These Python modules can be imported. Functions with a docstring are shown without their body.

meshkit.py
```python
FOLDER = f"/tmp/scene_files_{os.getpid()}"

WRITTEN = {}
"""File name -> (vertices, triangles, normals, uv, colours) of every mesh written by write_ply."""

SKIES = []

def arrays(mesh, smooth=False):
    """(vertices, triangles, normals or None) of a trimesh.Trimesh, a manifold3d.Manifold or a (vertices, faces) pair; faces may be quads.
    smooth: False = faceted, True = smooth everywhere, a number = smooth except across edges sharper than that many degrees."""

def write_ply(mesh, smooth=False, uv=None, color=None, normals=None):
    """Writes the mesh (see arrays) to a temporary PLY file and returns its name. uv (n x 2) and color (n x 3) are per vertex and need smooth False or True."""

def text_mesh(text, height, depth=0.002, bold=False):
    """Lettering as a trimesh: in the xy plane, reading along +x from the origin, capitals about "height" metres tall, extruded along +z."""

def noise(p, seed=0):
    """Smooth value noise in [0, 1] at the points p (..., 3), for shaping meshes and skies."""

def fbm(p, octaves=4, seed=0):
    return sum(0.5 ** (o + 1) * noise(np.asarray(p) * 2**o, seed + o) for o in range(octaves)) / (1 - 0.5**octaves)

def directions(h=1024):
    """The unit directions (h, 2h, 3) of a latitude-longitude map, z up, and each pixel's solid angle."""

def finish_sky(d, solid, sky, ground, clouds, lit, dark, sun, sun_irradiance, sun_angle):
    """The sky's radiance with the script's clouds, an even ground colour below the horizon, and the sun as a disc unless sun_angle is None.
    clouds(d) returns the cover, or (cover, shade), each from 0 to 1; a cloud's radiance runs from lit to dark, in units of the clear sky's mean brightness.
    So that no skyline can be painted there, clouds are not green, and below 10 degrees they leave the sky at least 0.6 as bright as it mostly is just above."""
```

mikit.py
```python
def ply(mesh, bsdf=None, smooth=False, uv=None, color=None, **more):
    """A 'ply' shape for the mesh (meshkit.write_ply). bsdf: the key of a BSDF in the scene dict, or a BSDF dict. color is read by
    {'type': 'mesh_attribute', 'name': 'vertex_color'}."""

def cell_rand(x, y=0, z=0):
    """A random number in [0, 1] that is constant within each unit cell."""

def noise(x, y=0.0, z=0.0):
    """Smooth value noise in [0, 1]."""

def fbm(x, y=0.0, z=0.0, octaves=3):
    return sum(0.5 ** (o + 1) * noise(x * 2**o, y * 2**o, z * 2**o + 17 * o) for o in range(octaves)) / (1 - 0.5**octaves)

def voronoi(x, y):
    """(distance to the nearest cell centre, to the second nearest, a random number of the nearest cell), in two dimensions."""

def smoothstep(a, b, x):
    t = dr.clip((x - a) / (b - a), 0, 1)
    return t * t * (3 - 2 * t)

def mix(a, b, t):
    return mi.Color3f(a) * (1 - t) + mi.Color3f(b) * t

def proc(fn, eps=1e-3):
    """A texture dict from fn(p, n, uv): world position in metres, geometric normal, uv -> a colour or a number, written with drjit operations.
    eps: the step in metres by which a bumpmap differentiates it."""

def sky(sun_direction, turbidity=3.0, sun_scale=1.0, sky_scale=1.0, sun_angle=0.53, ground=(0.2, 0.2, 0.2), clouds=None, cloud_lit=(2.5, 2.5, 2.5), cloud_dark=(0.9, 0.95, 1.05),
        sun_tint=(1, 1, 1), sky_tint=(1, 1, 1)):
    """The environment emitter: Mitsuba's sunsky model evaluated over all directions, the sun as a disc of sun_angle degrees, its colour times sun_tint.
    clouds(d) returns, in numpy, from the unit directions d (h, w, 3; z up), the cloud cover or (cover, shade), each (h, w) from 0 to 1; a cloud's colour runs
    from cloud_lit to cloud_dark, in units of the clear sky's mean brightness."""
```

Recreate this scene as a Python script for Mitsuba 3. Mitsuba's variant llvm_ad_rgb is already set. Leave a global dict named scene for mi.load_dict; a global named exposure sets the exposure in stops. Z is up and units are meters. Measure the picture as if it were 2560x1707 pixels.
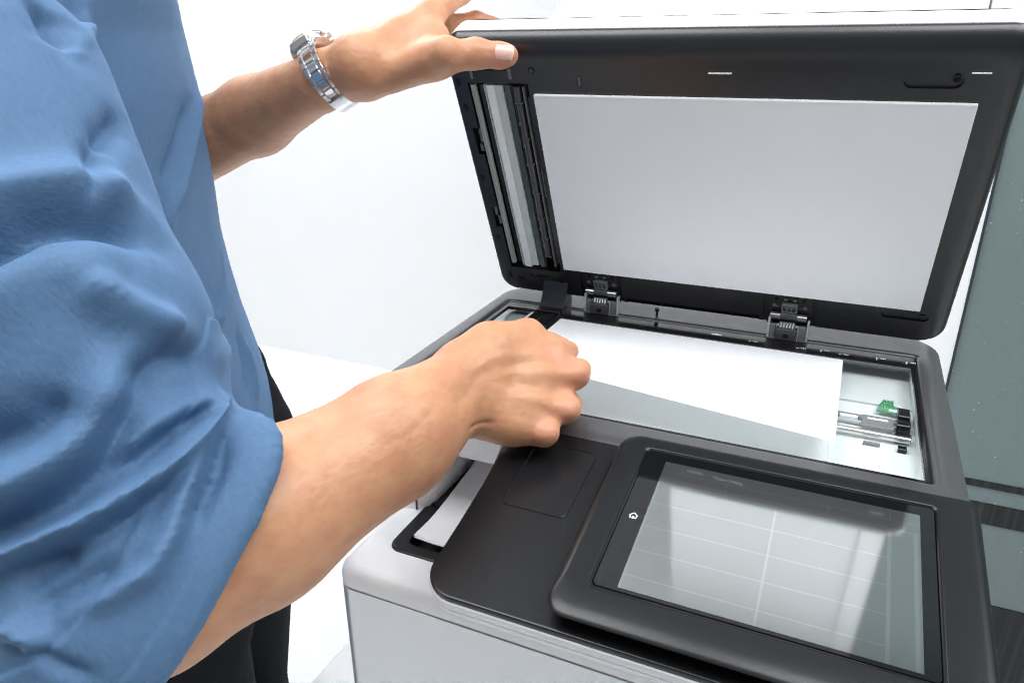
import math
import numpy as np
import trimesh
import manifold3d as m3
import drjit as dr
import mitsuba as mi
import mikit
import meshkit
from shapely.geometry import Polygon, box as sbox

T = mi.ScalarTransform4f
rng = np.random.default_rng(7)
scene, labels = {}, {}
ZOFF = 1.05          # the scanner glass lies 1.05 m above the floor; everything below is in metres from that level
A = lambda *v: np.array(v, float)

# ------------------------------------------------------------------ camera, lamps, exposure
CAM = A(.2756, -.7427, .2891)
FW, RT, UP = A(-.38315, .84373, -.37591), A(.91176, .41066, -.0076), A(-.14795, .34565, .92663)
o = CAM + A(0, 0, ZOFF)
scene['camera'] = {'type': 'perspective', 'fov': math.degrees(2 * math.atan(1280 / 1849.33)), 'fov_axis': 'x',
                   'near_clip': 0.01, 'far_clip': 60.0,
                   'to_world': T().look_at(origin=o.tolist(), target=(o + FW).tolist(), up=UP.tolist())}
exposure = -0.08
LAMP = (7.6, 7.75, 7.9)
LAMPS = [(-.62, -.55), (.85, -.62), (-1.45, 1.0), (1.5, .1)]
LAMP_SIZE = (.62, .42)


# ------------------------------------------------------------------ materials
def mat(name, **d):
    scene[name] = {'type': 'twosided', 'bsdf': d} if d.pop('two', True) else d
    return name


def rgb(*c):
    return {'type': 'rgb', 'value': list(c)}


def plastic(name, c, rough=.35, spec=.5, tex=None, bump=None, **k):
    b = {'type': 'principled', 'base_color': mikit.proc(tex) if tex else rgb(*c), 'roughness': rough, 'specular': spec, **k}
    if bump:
        b = {'type': 'bumpmap', 'arbitrary': mikit.proc(bump[0], eps=bump[2]), 'scale': bump[1], 'bsdf': b}
    scene[name] = {'type': 'twosided', 'bsdf': b}
    return name


def f_grain(p, n, uv):
    return mikit.noise(p.x * 1100, p.y * 1100, p.z * 1100)


def f_speck(p, n, uv):
    a, b, c = mikit.voronoi(p.x * 26, p.z * 26)
    a2, b2, c2 = mikit.voronoi(p.x * 61 + 9, p.z * 61)
    s = dr.select((a < .03) & (c > .80), .8, 0.0) + dr.select((a2 < .04) & (c2 > .86), .5, 0.0)
    m = mikit.fbm(p.x * 1.7, p.z * 1.3, p.y * 2, 3)
    f = mikit.noise(p.x * 420, p.z * 420, 3.0)
    base = mikit.mix((.140, .185, .188), (.185, .235, .235), m * .8 + f * .25)
    return mikit.mix(base, (.45, .52, .52), dr.clip(s, 0, 1))


def f_streak(p, n, uv):
    s = mikit.noise(p.x * 95, 1.0, p.z * 2.0)
    t = mikit.noise(p.x * 260, 7.0, p.z * 3.0)
    return mikit.mix((.0035, .0045, .005), (.021, .027, .027), dr.clip(s * t * 2.1 - .25, 0, 1))


def f_wall(p, n, uv):
    return mikit.mix((.82, .825, .83), (.85, .853, .856), mikit.fbm(p.x * 1.1, p.y * 1.1, p.z * 1.1, 3))


def f_floor(p, n, uv):
    m = mikit.fbm(p.x * 2.1, p.y * 2.1, 0.5, 4)
    return mikit.mix((.76, .765, .765), (.80, .803, .803), m)


def f_cloth(p, n, uv):
    m = mikit.fbm(p.x * 9, p.y * 9, p.z * 9, 3)
    w = mikit.noise(p.x * 800 + p.z * 500, p.y * 800, p.z * 260)
    return mikit.mix((.066, .136, .250), (.088, .168, .295), m * .5 + w * .6 - .05)


def f_clothbump(p, n, uv):
    return mikit.noise(p.x * 800 + p.z * 500, p.y * 800, p.z * 260)


def f_dark(p, n, uv):
    m = mikit.fbm(p.x * 14, p.y * 14, p.z * 14, 3)
    return mikit.mix((.006, .007, .009), (.013, .014, .017), m)


def f_silver(p, n, uv):
    m = mikit.noise(p.x * 700, p.y * 700, p.z * 700)
    return mikit.mix((.66, .675, .69), (.70, .715, .73), m)


def f_smudge(p, n, uv):
    m = mikit.fbm(p.x * 40, p.y * 40, p.z * 40, 4)
    return .3 + .12 * m


plastic('m_wall', 0, .9, .2, f_wall)
plastic('m_wall_grey', (.30, .30, .30), .9, .2)
plastic('m_floor', 0, .45, .4, f_floor)
plastic('m_white', (.88, .885, .89), .38, .45)
plastic('m_white_gloss', (.86, .865, .87), .3, .5)
plastic('m_shell', (.74, .75, .765), .33, .5)
plastic('m_silver', 0, .30, .6, f_silver, metallic=.55)
plastic('m_black', (.0078, .0083, .0098), .27, .42)
plastic('m_black_rim', (.085, .084, .086), .27, 1.0, metallic=.4)
plastic('m_black_lid', (.0095, .0098, .0118), .33, .65)
plastic('m_black_gloss', (.008, .008, .009), .09, .5)
plastic('m_glossbar', (.010, .010, .011), .12, .6)
plastic('m_void', (.004, .004, .005), .6, .2)
plastic('m_touch', (.006, .0065, .007), .025, 1.0)
plastic('m_pad', (.90, .905, .92), .75, .25)
scene['m_sheet'] = {'type': 'principledthin', 'base_color': rgb(.90, .90, .915), 'roughness': .8, 'diff_trans': .62, 'spec_trans': 0.0, 'eta': 1.3}
plastic('m_paper', (.86, .86, .875), .85, .15)
plastic('m_cavity', (.60, .645, .64), .6, .3)
plastic('m_cavity_grey', (.33, .38, .38), .5, .4)
plastic('m_strip', (.93, .945, .93), .5, .4)
plastic('m_strip_grey', (.62, .67, .65), .4, .4)
plastic('m_strip_dark', (.085, .11, .105), .18, .5)
plastic('m_rod', (.30, .32, .30), .2, .6)
plastic('m_roller', (.045, .045, .05), .3, .5)
plastic('m_greyplastic', (.13, .135, .14), .35, .5)
plastic('m_greypart', (.13, .133, .14), .35, .5)
plastic('m_clearpost', (.42, .43, .44), .25, .5)
plastic('m_print', (.80, .80, .80), .6, .3)
plastic('m_greenmark', (.06, .62, .52), .4, .4)
plastic('m_pcb', (.03, .25, .10), .35, .5)
plastic('m_solder', (.75, .74, .70), .25, .5, metallic=.7)
plastic('m_steel', (.72, .71, .69), .2, .5, metallic=1.0)
plastic('m_steel_brushed', (.66, .67, .68), .25, .5, metallic=1.0)
plastic('m_steel_polish', (.80, .81, .82), .12, .5, metallic=1.0)
plastic('m_bezel_chrome', (.55, .55, .56), .1, .5, metallic=1.0)
plastic('m_darkgap', (.03, .035, .045), .4, .4)
plastic('m_pane', 0, .22, .45, f_speck)
plastic('m_band', 0, .25, .4, f_streak)
plastic('m_nail', (.72, .46, .40), .22, .5)
plastic('m_trousers', 0, .9, .2, f_dark)
plastic('m_hair', (.012, .010, .009), .5, .4)
plastic('m_lampframe', (.8, .8, .8), .4, .4)
scene['m_glass'] = {'type': 'thindielectric', 'int_ior': 1.5}
SK = {'type': 'principled', 'roughness': .44, 'specular': .42, 'sheen': .15}
scene['m_skin'] = {'type': 'twosided', 'bsdf': {'type': 'bumpmap', 'arbitrary': mikit.proc(
    lambda p, n, uv: mikit.fbm(p.x * 330, p.y * 330, p.z * 330, 3), eps=3e-4), 'scale': .00034, 'bsdf': {
    'type': 'blendbsdf', 'weight': mikit.proc(lambda p, n, uv: dr.clip(mikit.fbm(p.x * 75, p.y * 75, p.z * 75, 4) * 1.5 - .55, 0, .55)),
    'first': {**SK, 'base_color': {'type': 'mesh_attribute', 'name': 'vertex_color'}}, 'second': {**SK, 'base_color': rgb(.47, .195, .11)}}}}
scene['m_shirt'] = {'type': 'twosided', 'bsdf': {'type': 'bumpmap', 'arbitrary': mikit.proc(f_clothbump, eps=2e-4), 'scale': .00022, 'bsdf': {
    'type': 'principled', 'base_color': mikit.proc(f_cloth), 'roughness': .72, 'specular': .3, 'sheen': 1.0, 'sheen_tint': .5}}}


# ------------------------------------------------------------------ helpers
def E(name, mesh, bsdf, smooth=30, label=None, cat=None, group=None, kind=None, color=None, flip=False, **more):
    """One entry of the scene under the first free key; returns the key."""
    key, i = name, 1
    while key in scene:
        key, i = f'{name}_{i:03d}', i + 1
    if hasattr(mesh, 'to_mesh'):
        m = mesh.to_mesh()
        mesh = trimesh.Trimesh(m.vert_properties[:, :3], m.tri_verts, process=False)
    if isinstance(mesh, (list, tuple)):
        mesh = trimesh.util.concatenate(mesh)
    v = np.array(mesh.vertices) + A(0, 0, ZOFF)
    mm = trimesh.Trimesh(v, np.array(mesh.faces), process=False)
    scene[key] = mikit.ply(mm, bsdf, smooth=smooth, color=color, **more)
    tag(key, label, cat, group, kind)
    return key


def tag(key, label=None, cat=None, group=None, kind=None):
    d = {k: v for k, v in (('label', label), ('category', cat), ('group', group), ('kind', kind)) if v}
    if d:
        labels[key] = d


class Frame:
    """A local frame: origin, x, y, z axes."""
    def __init__(s, o, x, y, z):
        s.o, s.m = np.asarray(o, float), np.stack([x, y, z])

    def __call__(s, mesh):
        mesh = mesh.copy()
        mesh.vertices = np.asarray(mesh.vertices) @ s.m + s.o
        return mesh

    def pt(s, *p):
        return A(*p) @ s.m + s.o


def bx(x0, x1, y0, y1, z0, z1, r=0.0):
    """A box, chamfered by r on all edges."""
    if r <= 0:
        m = trimesh.creation.box((x1 - x0, y1 - y0, z1 - z0))
        m.apply_translation(((x0 + x1) / 2, (y0 + y1) / 2, (z0 + z1) / 2))
        return m
    r = min(r, (x1 - x0) * .45, (y1 - y0) * .45, (z1 - z0) * .45)
    P = []
    for a in (0, 1):
        for b in (0, 1):
            for c in (0, 1):
                for k in range(3):
                    e = [r, r, r]
                    e[k] = 0
                    P.append(((x0 + e[0], x1 - e[0])[a], (y0 + e[1], y1 - e[1])[b], (z0 + e[2], z1 - e[2])[c]))
    return trimesh.convex.convex_hull(np.array(P))


def rr(x0, x1, y0, y1, r, n=8):
    """Rounded rectangle ring, counter-clockwise, constant count; r a number or (x0y0, x1y0, x1y1, x0y1)."""
    r = (r,) * 4 if np.isscalar(r) else r
    out = []
    for (cx, cy, a0, q) in ((x0 + r[0], y0 + r[0], 180, r[0]), (x1 - r[1], y0 + r[1], 270, r[1]), (x1 - r[2], y1 - r[2], 0, r[2]), (x0 + r[3], y1 - r[3], 90, r[3])):
        t = np.radians(a0 + np.linspace(0, 90, n))
        out.append(np.stack([cx + q * np.cos(t), cy + q * np.sin(t)], 1))
    return np.vstack(out)


def lift(ring, z):
    return np.column_stack([ring, np.full(len(ring), z)])


def loft(rings, cap0=True, cap1=True, closed=False):
    rings = [np.asarray(r, float) for r in rings]
    n, k = len(rings[0]), len(rings)
    v = np.vstack(rings)
    f = []
    i = np.arange(n)
    j = (i + 1) % n
    for a in range(k if closed else k - 1):
        b = (a + 1) % k
        f.append(np.stack([a * n + i, a * n + j, b * n + j], 1))
        f.append(np.stack([a * n + i, b * n + j, b * n + i], 1))
    if not closed:
        for c, a, rev in ((cap0, 0, True), (cap1, k - 1, False)):
            if c:
                v = np.vstack([v, rings[a].mean(0)])
                q = np.stack([a * n + i, a * n + j, np.full(n, len(v) - 1)], 1)
                f.append(q[:, ::-1] if rev else q)
    return trimesh.Trimesh(v, np.vstack(f), process=False)


def offs(pts, d):
    """The closed ring pts (counter-clockwise) moved inwards by d along its normals."""
    p = np.asarray(pts)
    t = np.roll(p, -1, 0) - np.roll(p, 1, 0)
    t /= np.linalg.norm(t, axis=1, keepdims=True) + 1e-12
    return p + np.stack([-t[:, 1], t[:, 0]], 1) * d


def ext(poly, z0, z1):
    m = trimesh.creation.extrude_polygon(poly, z1 - z0, engine='earcut')
    m.apply_translation((0, 0, z0))
    return m


def man(mesh):
    m = mesh.copy()
    m.merge_vertices()
    return m3.Manifold(m3.Mesh(vert_properties=np.asarray(m.vertices, np.float32), tri_verts=np.asarray(m.faces, np.uint32)))


def cut(mesh, *tools):
    a = man(mesh)
    for t in tools:
        a = a - man(t)
    m = a.to_mesh()
    return trimesh.Trimesh(m.vert_properties[:, :3], m.tri_verts, process=False)


def cyl(p0, p1, r, n=20, r1=None, cap=True):
    p0, p1 = A(*p0), A(*p1)
    d = (p1 - p0) / np.linalg.norm(p1 - p0)
    x = np.cross(d, A(0, 0, 1) if abs(d[2]) < .9 else A(1, 0, 0))
    x /= np.linalg.norm(x)
    y = np.cross(d, x)
    t = np.linspace(0, 2 * np.pi, n, endpoint=False)
    ring = np.cos(t)[:, None] * x + np.sin(t)[:, None] * y
    return loft([p0 + ring * r, p1 + ring * (r if r1 is None else r1)], cap, cap)


# ------------------------------------------------------------------ the setting
F0 = -ZOFF
E('floor', bx(-2.6, 2.6, -2.6, 1.75, F0 - .1, F0), 'm_floor', False, 'white floor around the table', None, None, 'structure')
E('wall_back', bx(-2.7, 2.7, 1.75, 1.85, F0, 1.6), 'm_wall', False, 'plain white wall far behind the printer', None, None, 'structure')
E('wall_left', bx(-2.7, -2.6, -2.7, 1.75, F0, 1.6), 'm_wall', False, 'plain white wall left of the standing man', None, None, 'structure')
E('wall_right', bx(2.6, 2.7, -2.7, 1.75, F0, 1.6), 'm_wall_grey', False, 'plain grey wall right of the printer', None, None, 'structure')
E('wall_front', bx(-2.6, 2.6, -2.7, -2.6, F0, 1.6), 'm_wall_grey', False, 'plain grey wall behind the viewer', None, None, 'structure')
E('ceiling', bx(-2.7, 2.7, -2.7, 1.85, 1.6, 1.7), 'm_wall', False, 'plain white ceiling above the printer', None, None, 'structure')
for x, y in LAMPS:
    k = 'ceiling_lamp' if 'ceiling_lamp__frame' not in scene else f"ceiling_lamp_{sum(1 for q in scene if q.startswith('ceiling_lamp') and q.endswith('__frame')):03d}"
    w, d = LAMP_SIZE
    fr = loft([lift(rr(x - w - .02, x + w + .02, y - d - .02, y + d + .02, .01), z) for z in (1.598, 1.575)] +
              [lift(rr(x - w, x + w, y - d, y + d, .01), z) for z in (1.575, 1.598)], closed=True)
    E(k + '__frame', fr, 'm_lampframe', False)
    p = trimesh.Trimesh(A([x - w, y - d, 1.585], [x + w, y - d, 1.585], [x + w, y + d, 1.585], [x - w, y + d, 1.585]).reshape(4, 3), [[0, 2, 1], [0, 3, 2]], process=False)
    E(k + '__diffuser', p, 'm_lampframe', False, emitter={'type': 'area', 'radiance': rgb(*LAMP)})
    tag(k, 'flat white ceiling lamp panel ' + {0: 'right above the man', 1: 'in front of the printer, right of the man', 2: 'near the far back wall on the left', 3: 'right of the printer by the dark glass wall'}[len([q for q in labels if q.startswith('ceiling_lamp')])], 'lamp', 'ceiling lamp panels')

# white table that the printer stands on
TZ = -.50
tb = loft([lift(rr(-.278, .428, -.46, .40, .012), TZ - .03), lift(rr(-.28, .43, -.46, .40, .014), TZ - .027),
           lift(rr(-.28, .43, -.46, .40, .014), TZ - .003), lift(rr(-.277, .427, -.457, .397, .012), TZ)])
E('table__table_top', tb, 'm_white', 30)
E('table__side_panel', bx(-.26, -.235, -.44, .38, F0, TZ - .03), 'm_white', False)
E('table__side_panel', bx(.385, .41, -.44, .38, F0, TZ - .03), 'm_white', False)
tag('table', 'plain white table top under the printer', 'table')

# white board and the dark glass partition right of it, 0.45 m behind the scanner glass
E('white_partition__board', bx(.0, .4065, .458, .49, F0, 1.6), 'm_wall', False)
E('white_partition__post', bx(.4095, .4545, .447, .49, F0, 1.6), 'm_wall', False, 'white upright post along the dark glass')
E('white_partition__edge_strip', bx(.4550, .4580, .445, .49, F0, 1.6), 'm_darkgap', False)
tag('white_partition', 'plain white upright board behind the lid, left of the dark glass', 'partition')
zs = [F0, -.570, -.4215, -.385, -.358, -.347, 1.6]
for a, b, k in zip(zs[:-1], zs[1:], ('band', 'pane', 'band', 'pane', 'band', 'pane')):
    E(f'glass_partition__{k}', bx(.4585, 2.6, .45 - (.0020 if k == 'band' else 0), .48, a, b), 'm_' + k, False)
tag('glass_partition', 'dark teal glass wall with black horizontal bands and white specks', 'partition')

# ------------------------------------------------------------------ the printer body
P_ = 'printer'
tag(P_, 'white office printer and scanner with its black lid held open', 'printer')
BX0, BX1, BY0, BY1 = -.066, .392, -.352, .13
DZ = -.110


def bring(i, z, x1=BX1):
    return lift(rr(BX0 + i, x1 - i, BY0 + i, BY1 - i, (.016, .012, .012, .012)), z)


E(P_ + '__front_cover', loft([bring(0, TZ + .012), bring(0, -.1305), bring(.001, -.130)]), 'm_silver', 30, 'silver grey front cover of the printer')
E(P_ + '__base', loft([bring(.006, TZ), bring(.006, TZ + .011)]), 'm_greyplastic', 30)
E(P_ + '__seam', loft([bring(.0015, -.1298), bring(.0015, -.1285)]), 'm_darkgap', 30)
deck = loft([bring(.0002, -.1285), bring(0, -.120), bring(.0012, -.1145), bring(.004, -.1112), bring(.0085, DZ)])
tray_cut = loft([lift(rr(-.0375, .30, -.316, .10, (.012, .01, .01, .004)), z) for z in (-.135, -.09)])
deck = cut(deck, tray_cut)
E(P_ + '__deck', deck, 'm_white', 30, 'white top deck around the black output tray')
# black output tray: frame and floor sunk in the deck
tr = loft([lift(rr(-.0372, .2995, -.3157, .0995, (.012, .01, .01, .004)), -.134), lift(rr(-.0372, .2995, -.3157, .0995, (.012, .01, .01, .004)), DZ + .0012),
           lift(rr(-.0355, .298, -.314, .098, (.011, .01, .01, .004)), DZ + .0022), lift(rr(-.0245, .29, -.304, .09, (.006, .01, .01, .004)), DZ + .0012),
           lift(rr(-.022, .288, -.302, .088, (.006, .01, .01, .004)), DZ - .012)], True, True)
E(P_ + '__output_tray', tr, 'm_black', 30, 'black paper output tray sunk in the white deck')
# hinged rear part of the tray, a little higher
E(P_ + '__output_tray__rear_flap', bx(-.036, .28, -.248, .09, DZ + .0005, DZ + .004, .001), 'm_black', 30)
# column that carries the scanner: front face left of the slot, then a rounded turn into the slot
col = [(-.092, -.258), (-.052, -.258)]
t = np.radians(np.linspace(-90, 0, 14))
col += [(-.052 + .022 * math.cos(a), -.238 + .020 * math.sin(a) + .0) for a in t]
col += [(-.024, .0), (-.020, .12), (-.092, .12)]
E(P_ + '__column', ext(Polygon(col), DZ + .0003, -.0475), 'm_white', 30, 'white column carrying the scanner')
E(P_ + '__column_seam', bx(-.0427, -.0421, -.2584, -.25, DZ + .0006, -.048), 'm_darkgap', False)
E(P_ + '__slot_back', bx(-.0235, .39, -.09, .12, DZ + .0045, -.0475), 'm_void', False, 'dark inside of the paper exit slot')
E(P_ + '__column', bx(.33, .3905, -.24, .12, DZ + .0003, -.0475), 'm_white', 30)

# ------------------------------------------------------------------ scanner bed
SB = P_ + '__scanner_bed'
X0, X1, Y0, Y1 = -.1005, .3845, -.259, .088


def bed(il, ir, i_f, ib, z, r=.018):
    return lift(rr(X0 + il, X1 - ir, Y0 + i_f, Y1 - ib, (r, r, r + .012, r + .010)), z)


hole = lambda d, z, r=.003: lift(rr(-.0765 - d, .3605 + d, -.2165 - d, .0272 + d, r), z)
cover = loft([bed(0, 0, 0, 0, -.013, .022), bed(0, 0, 0, 0, -.0085, .022), bed(.0008, .0008, .001, .0008, -.0058, .022), bed(.0028, .0028, .004, .0022, -.0032, .022),
              bed(.006, .006, .0085, .0045, -.0014, .02), bed(.0105, .0105, .014, .0075, -.0003, .017), bed(.014, .014, .0186, .010, 0, .015),
              hole(.006, 0, .006), hole(.0035, -.0004, .004), hole(.0016, -.0014), hole(.0008, -.003), hole(.0008, -.013)], closed=True)
E(SB, cover, 'm_black_rim', 40)
shell = loft([bed(.012, .012, .014, .012, -.047), bed(.006, .006, .006, .006, -.045), bed(.0035, .0035, .0025, .0035, -.040), bed(.0025, .0025, .0012, .0025, -.0135)])
cav = bx(-.0755, .3595, -.2155, .0262, -.040, .01)
E(SB + '__shell', cut(shell, cav), 'm_white', 30, 'white lower shell of the scanner bed')
# black glass frame with the two windows
fp = sbox(-.0757, -.2157, .3597, .0264).difference(sbox(-.0710, -.213, -.0349, .0116)).difference(sbox(0, -.2131, .3565, 0))
E(SB + '__glass_frame', ext(fp, -.0062, -.0022), 'm_black_gloss', 30)
# bright bevel along the window edges
for k, q in enumerate((bx(.0005, .356, -.0016, -.0002, -.0058, -.0030), )):
    E(SB + '__window_bevel', q, 'm_greyplastic', False)
E(SB + '__glass', trimesh.Trimesh(A([0, -.2131, -.0042], [.3565, -.2131, -.0042], [.3565, 0, -.0042], [0, 0, -.0042]).reshape(4, 3), [[0, 1, 2], [0, 2, 3]], process=False), 'm_glass', False, 'large scanner glass')
E(SB + '__glass', trimesh.Trimesh(A([-.071, -.213, -.0042], [-.0349, -.213, -.0042], [-.0349, .0116, -.0042], [-.071, .0116, -.0042]).reshape(4, 3), [[0, 1, 2], [0, 2, 3]], process=False), 'm_glass', False, 'narrow strip of glass left of the large one')
E(SB + '__white_bar', bx(-.0414, -.0349, -.213, .0116, -.0075, -.0055), 'm_strip', False)
for x, r in ((-.0205, .0011), (-.0045, .0013)):
    E(SB + '__ridge', cyl((x, -.21, -.0020), (x, .004 if x > -.01 else -.004, -.0020), r, 12), 'm_glossbar', 30)
E(SB + '__ridge', bx(-.0335, -.0235, -.21, .006, -.0024, -.0012, .0004), 'm_black_gloss', 30)
E(SB + '__ridge', bx(-.0175, -.0075, -.21, .008, -.0024, -.0012, .0004), 'm_black_gloss', 30)
# inside of the scanner
IN = Frame((-.0035, -.032, .0145), A(1, 0, 0), A(0, 1, 0), A(0, 0, 1))
E(SB + '__cavity', cut(bx(-.0756, .3596, -.2156, .0263, -.0398, -.0064), bx(-.0735, -.0155, -.2135, .0245, -.0210, 0), bx(-.0125, .3575, -.2135, .0245, -.0205, 0)), 'm_cavity', False, 'pale inside of the scanner under the glass')
E(SB + '__cavity_plate', bx(-.0733, -.036, -.055, .0243, -.0208, -.012), 'm_cavity_grey', False)
E(SB + '__cavity_step', bx(.293, .3573, -.060, .0241, -.0203, -.0185), 'm_cavity', False)
E(SB + '__cavity_step', bx(-.0124, .292, -.2134, -.1180, -.0203, -.0115), 'm_cavity', False)
E(SB + '__cavity_step', bx(.2922, .3574, -.2134, -.1600, -.0202, -.0120), 'm_cavity', False)
E(SB + '__cavity_step', bx(-.0124, .292, -.1175, .0240, -.0201, -.0125), 'm_cavity', False)
E(SB + '__guide_rail', IN(cyl((.293, -.096, -.030), (.356, -.096, -.030), .0032, 18)), 'm_steel', 30, 'polished metal rail under the glass')
E(SB + '__guide_rail', IN(bx(.293, .3555, -.0665, -.0615, -.034, -.030, .0004)), 'm_greyplastic', 30)
E(SB + '__guide_rail', IN(bx(.293, .3555, -.0755, -.0715, -.0335, -.031, .0004)), 'm_cavity_grey', 30)
E(SB + '__carriage', IN(bx(.3195, .3445, -.082, -.0615, -.0335, -.0292, .0008)), 'm_greypart', 30)
E(SB + '__carriage', IN(bx(.302, .3165, -.0705, -.067, -.0335, -.029, .0004)), 'm_white', 30)
E(SB + '__carriage', IN(bx(.324, .340, -.0705, -.0675, -.029, -.0286, .0001)), 'm_white', False)
E(SB + '__motor_block', IN(bx(.3470, .3568, -.064, -.048, -.035, -.024, .0008)), 'm_black_gloss', 30)
E(SB + '__motor_block', IN(bx(.3455, .3570, -.078, -.067, -.035, -.026, .0008)), 'm_black_gloss', 30)
E(SB + '__motor_block', IN(bx(.3480, .3500, -.0905, -.078, -.035, -.028, .0004)), 'm_black_gloss', 30)
E(SB + '__motor_block', IN(bx(.3440, .3570, -.0935, -.0895, -.035, -.028, .0004)), 'm_black_gloss', 30)
E(SB + '__rail_clip', IN(bx(.3215, .334, -.1085, -.1055, -.036, -.032, .0004)), 'm_greyplastic', 30)
E(SB + '__rail_clip', IN(bx(.3470, .3535, -.1115, -.1055, -.036, -.031, .0004)), 'm_black_gloss', 30)
pc = Polygon([(.3312, -.047), (.3345, -.032), (.3372, -.0225), (.3455, -.0225), (.3452, -.0335), (.3545, -.0365), (.3537, -.050)])
E(P_ + '__circuit_board', IN(ext(pc, -.0312, -.030)), 'm_pcb', False, 'green circuit board with solder dots under the glass')
for r in range(4):
    for c in range(4):
        x, y = .3352 + c * .0024 + r * .0002, -.0255 - r * .0052
        if Polygon(pc).contains(sbox(x - .001, y - .001, x + .001, y + .001)):
            E(P_ + '__circuit_board__solder_dot', IN(cyl((x, y, -.030), (x, y, -.0296), .00085, 8)), 'm_solder', False)
E(P_ + '__circuit_board__slot', IN(bx(.3412, .3515, -.0462, -.0415, -.030, -.0297)), 'm_cavity', False)
for x in (.3463, .3508):
    E(P_ + '__circuit_board__solder_dot', IN(bx(x, x + .0012, -.0378, -.0362, -.030, -.0296)), 'm_solder', False)
# marks on the back strip
SZ = -.0022
E(SB + '__mark', [bx(.166, .1765, .0133, .0158, SZ, SZ + .0002), bx(.1702, .1722, .0158, .0175, SZ, SZ + .0002)], 'm_print', False, 'white cross shaped mark on the black strip')
for x, y, big in ((.2056, .0103, 0), (.2527, .0102, 0), (.2752, .013, 1), (.2927, .0098, 0), (.3263, .0127, 1), (.3524, .0127, 1)):
    l = .0052 if big else .0022
    parts = [bx(x - .0005, x + .0004, y - l, y, SZ, SZ + .0002), bx(x, x + (.0014 if big else .002), y - .0008, y, SZ, SZ + .0002)]
    for q in range(3):
        xx = x + .0034 + q * .0018
        parts.append(bx(xx, xx + .0012, y - .0006 - .0004 * (q % 2), y + .0009, SZ, SZ + .0002))
    E(SB + '__mark', parts, 'm_print', False)
g = trimesh.creation.extrude_polygon(Polygon([(-.0115, .0105), (-.0058, .0085), (-.0062, .0130)]), .0003, engine='earcut')
g.apply_translation((0, 0, SZ))
E(SB + '__mark', g, 'm_greenmark', False, 'small green arrow at the corner of the glass')
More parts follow.
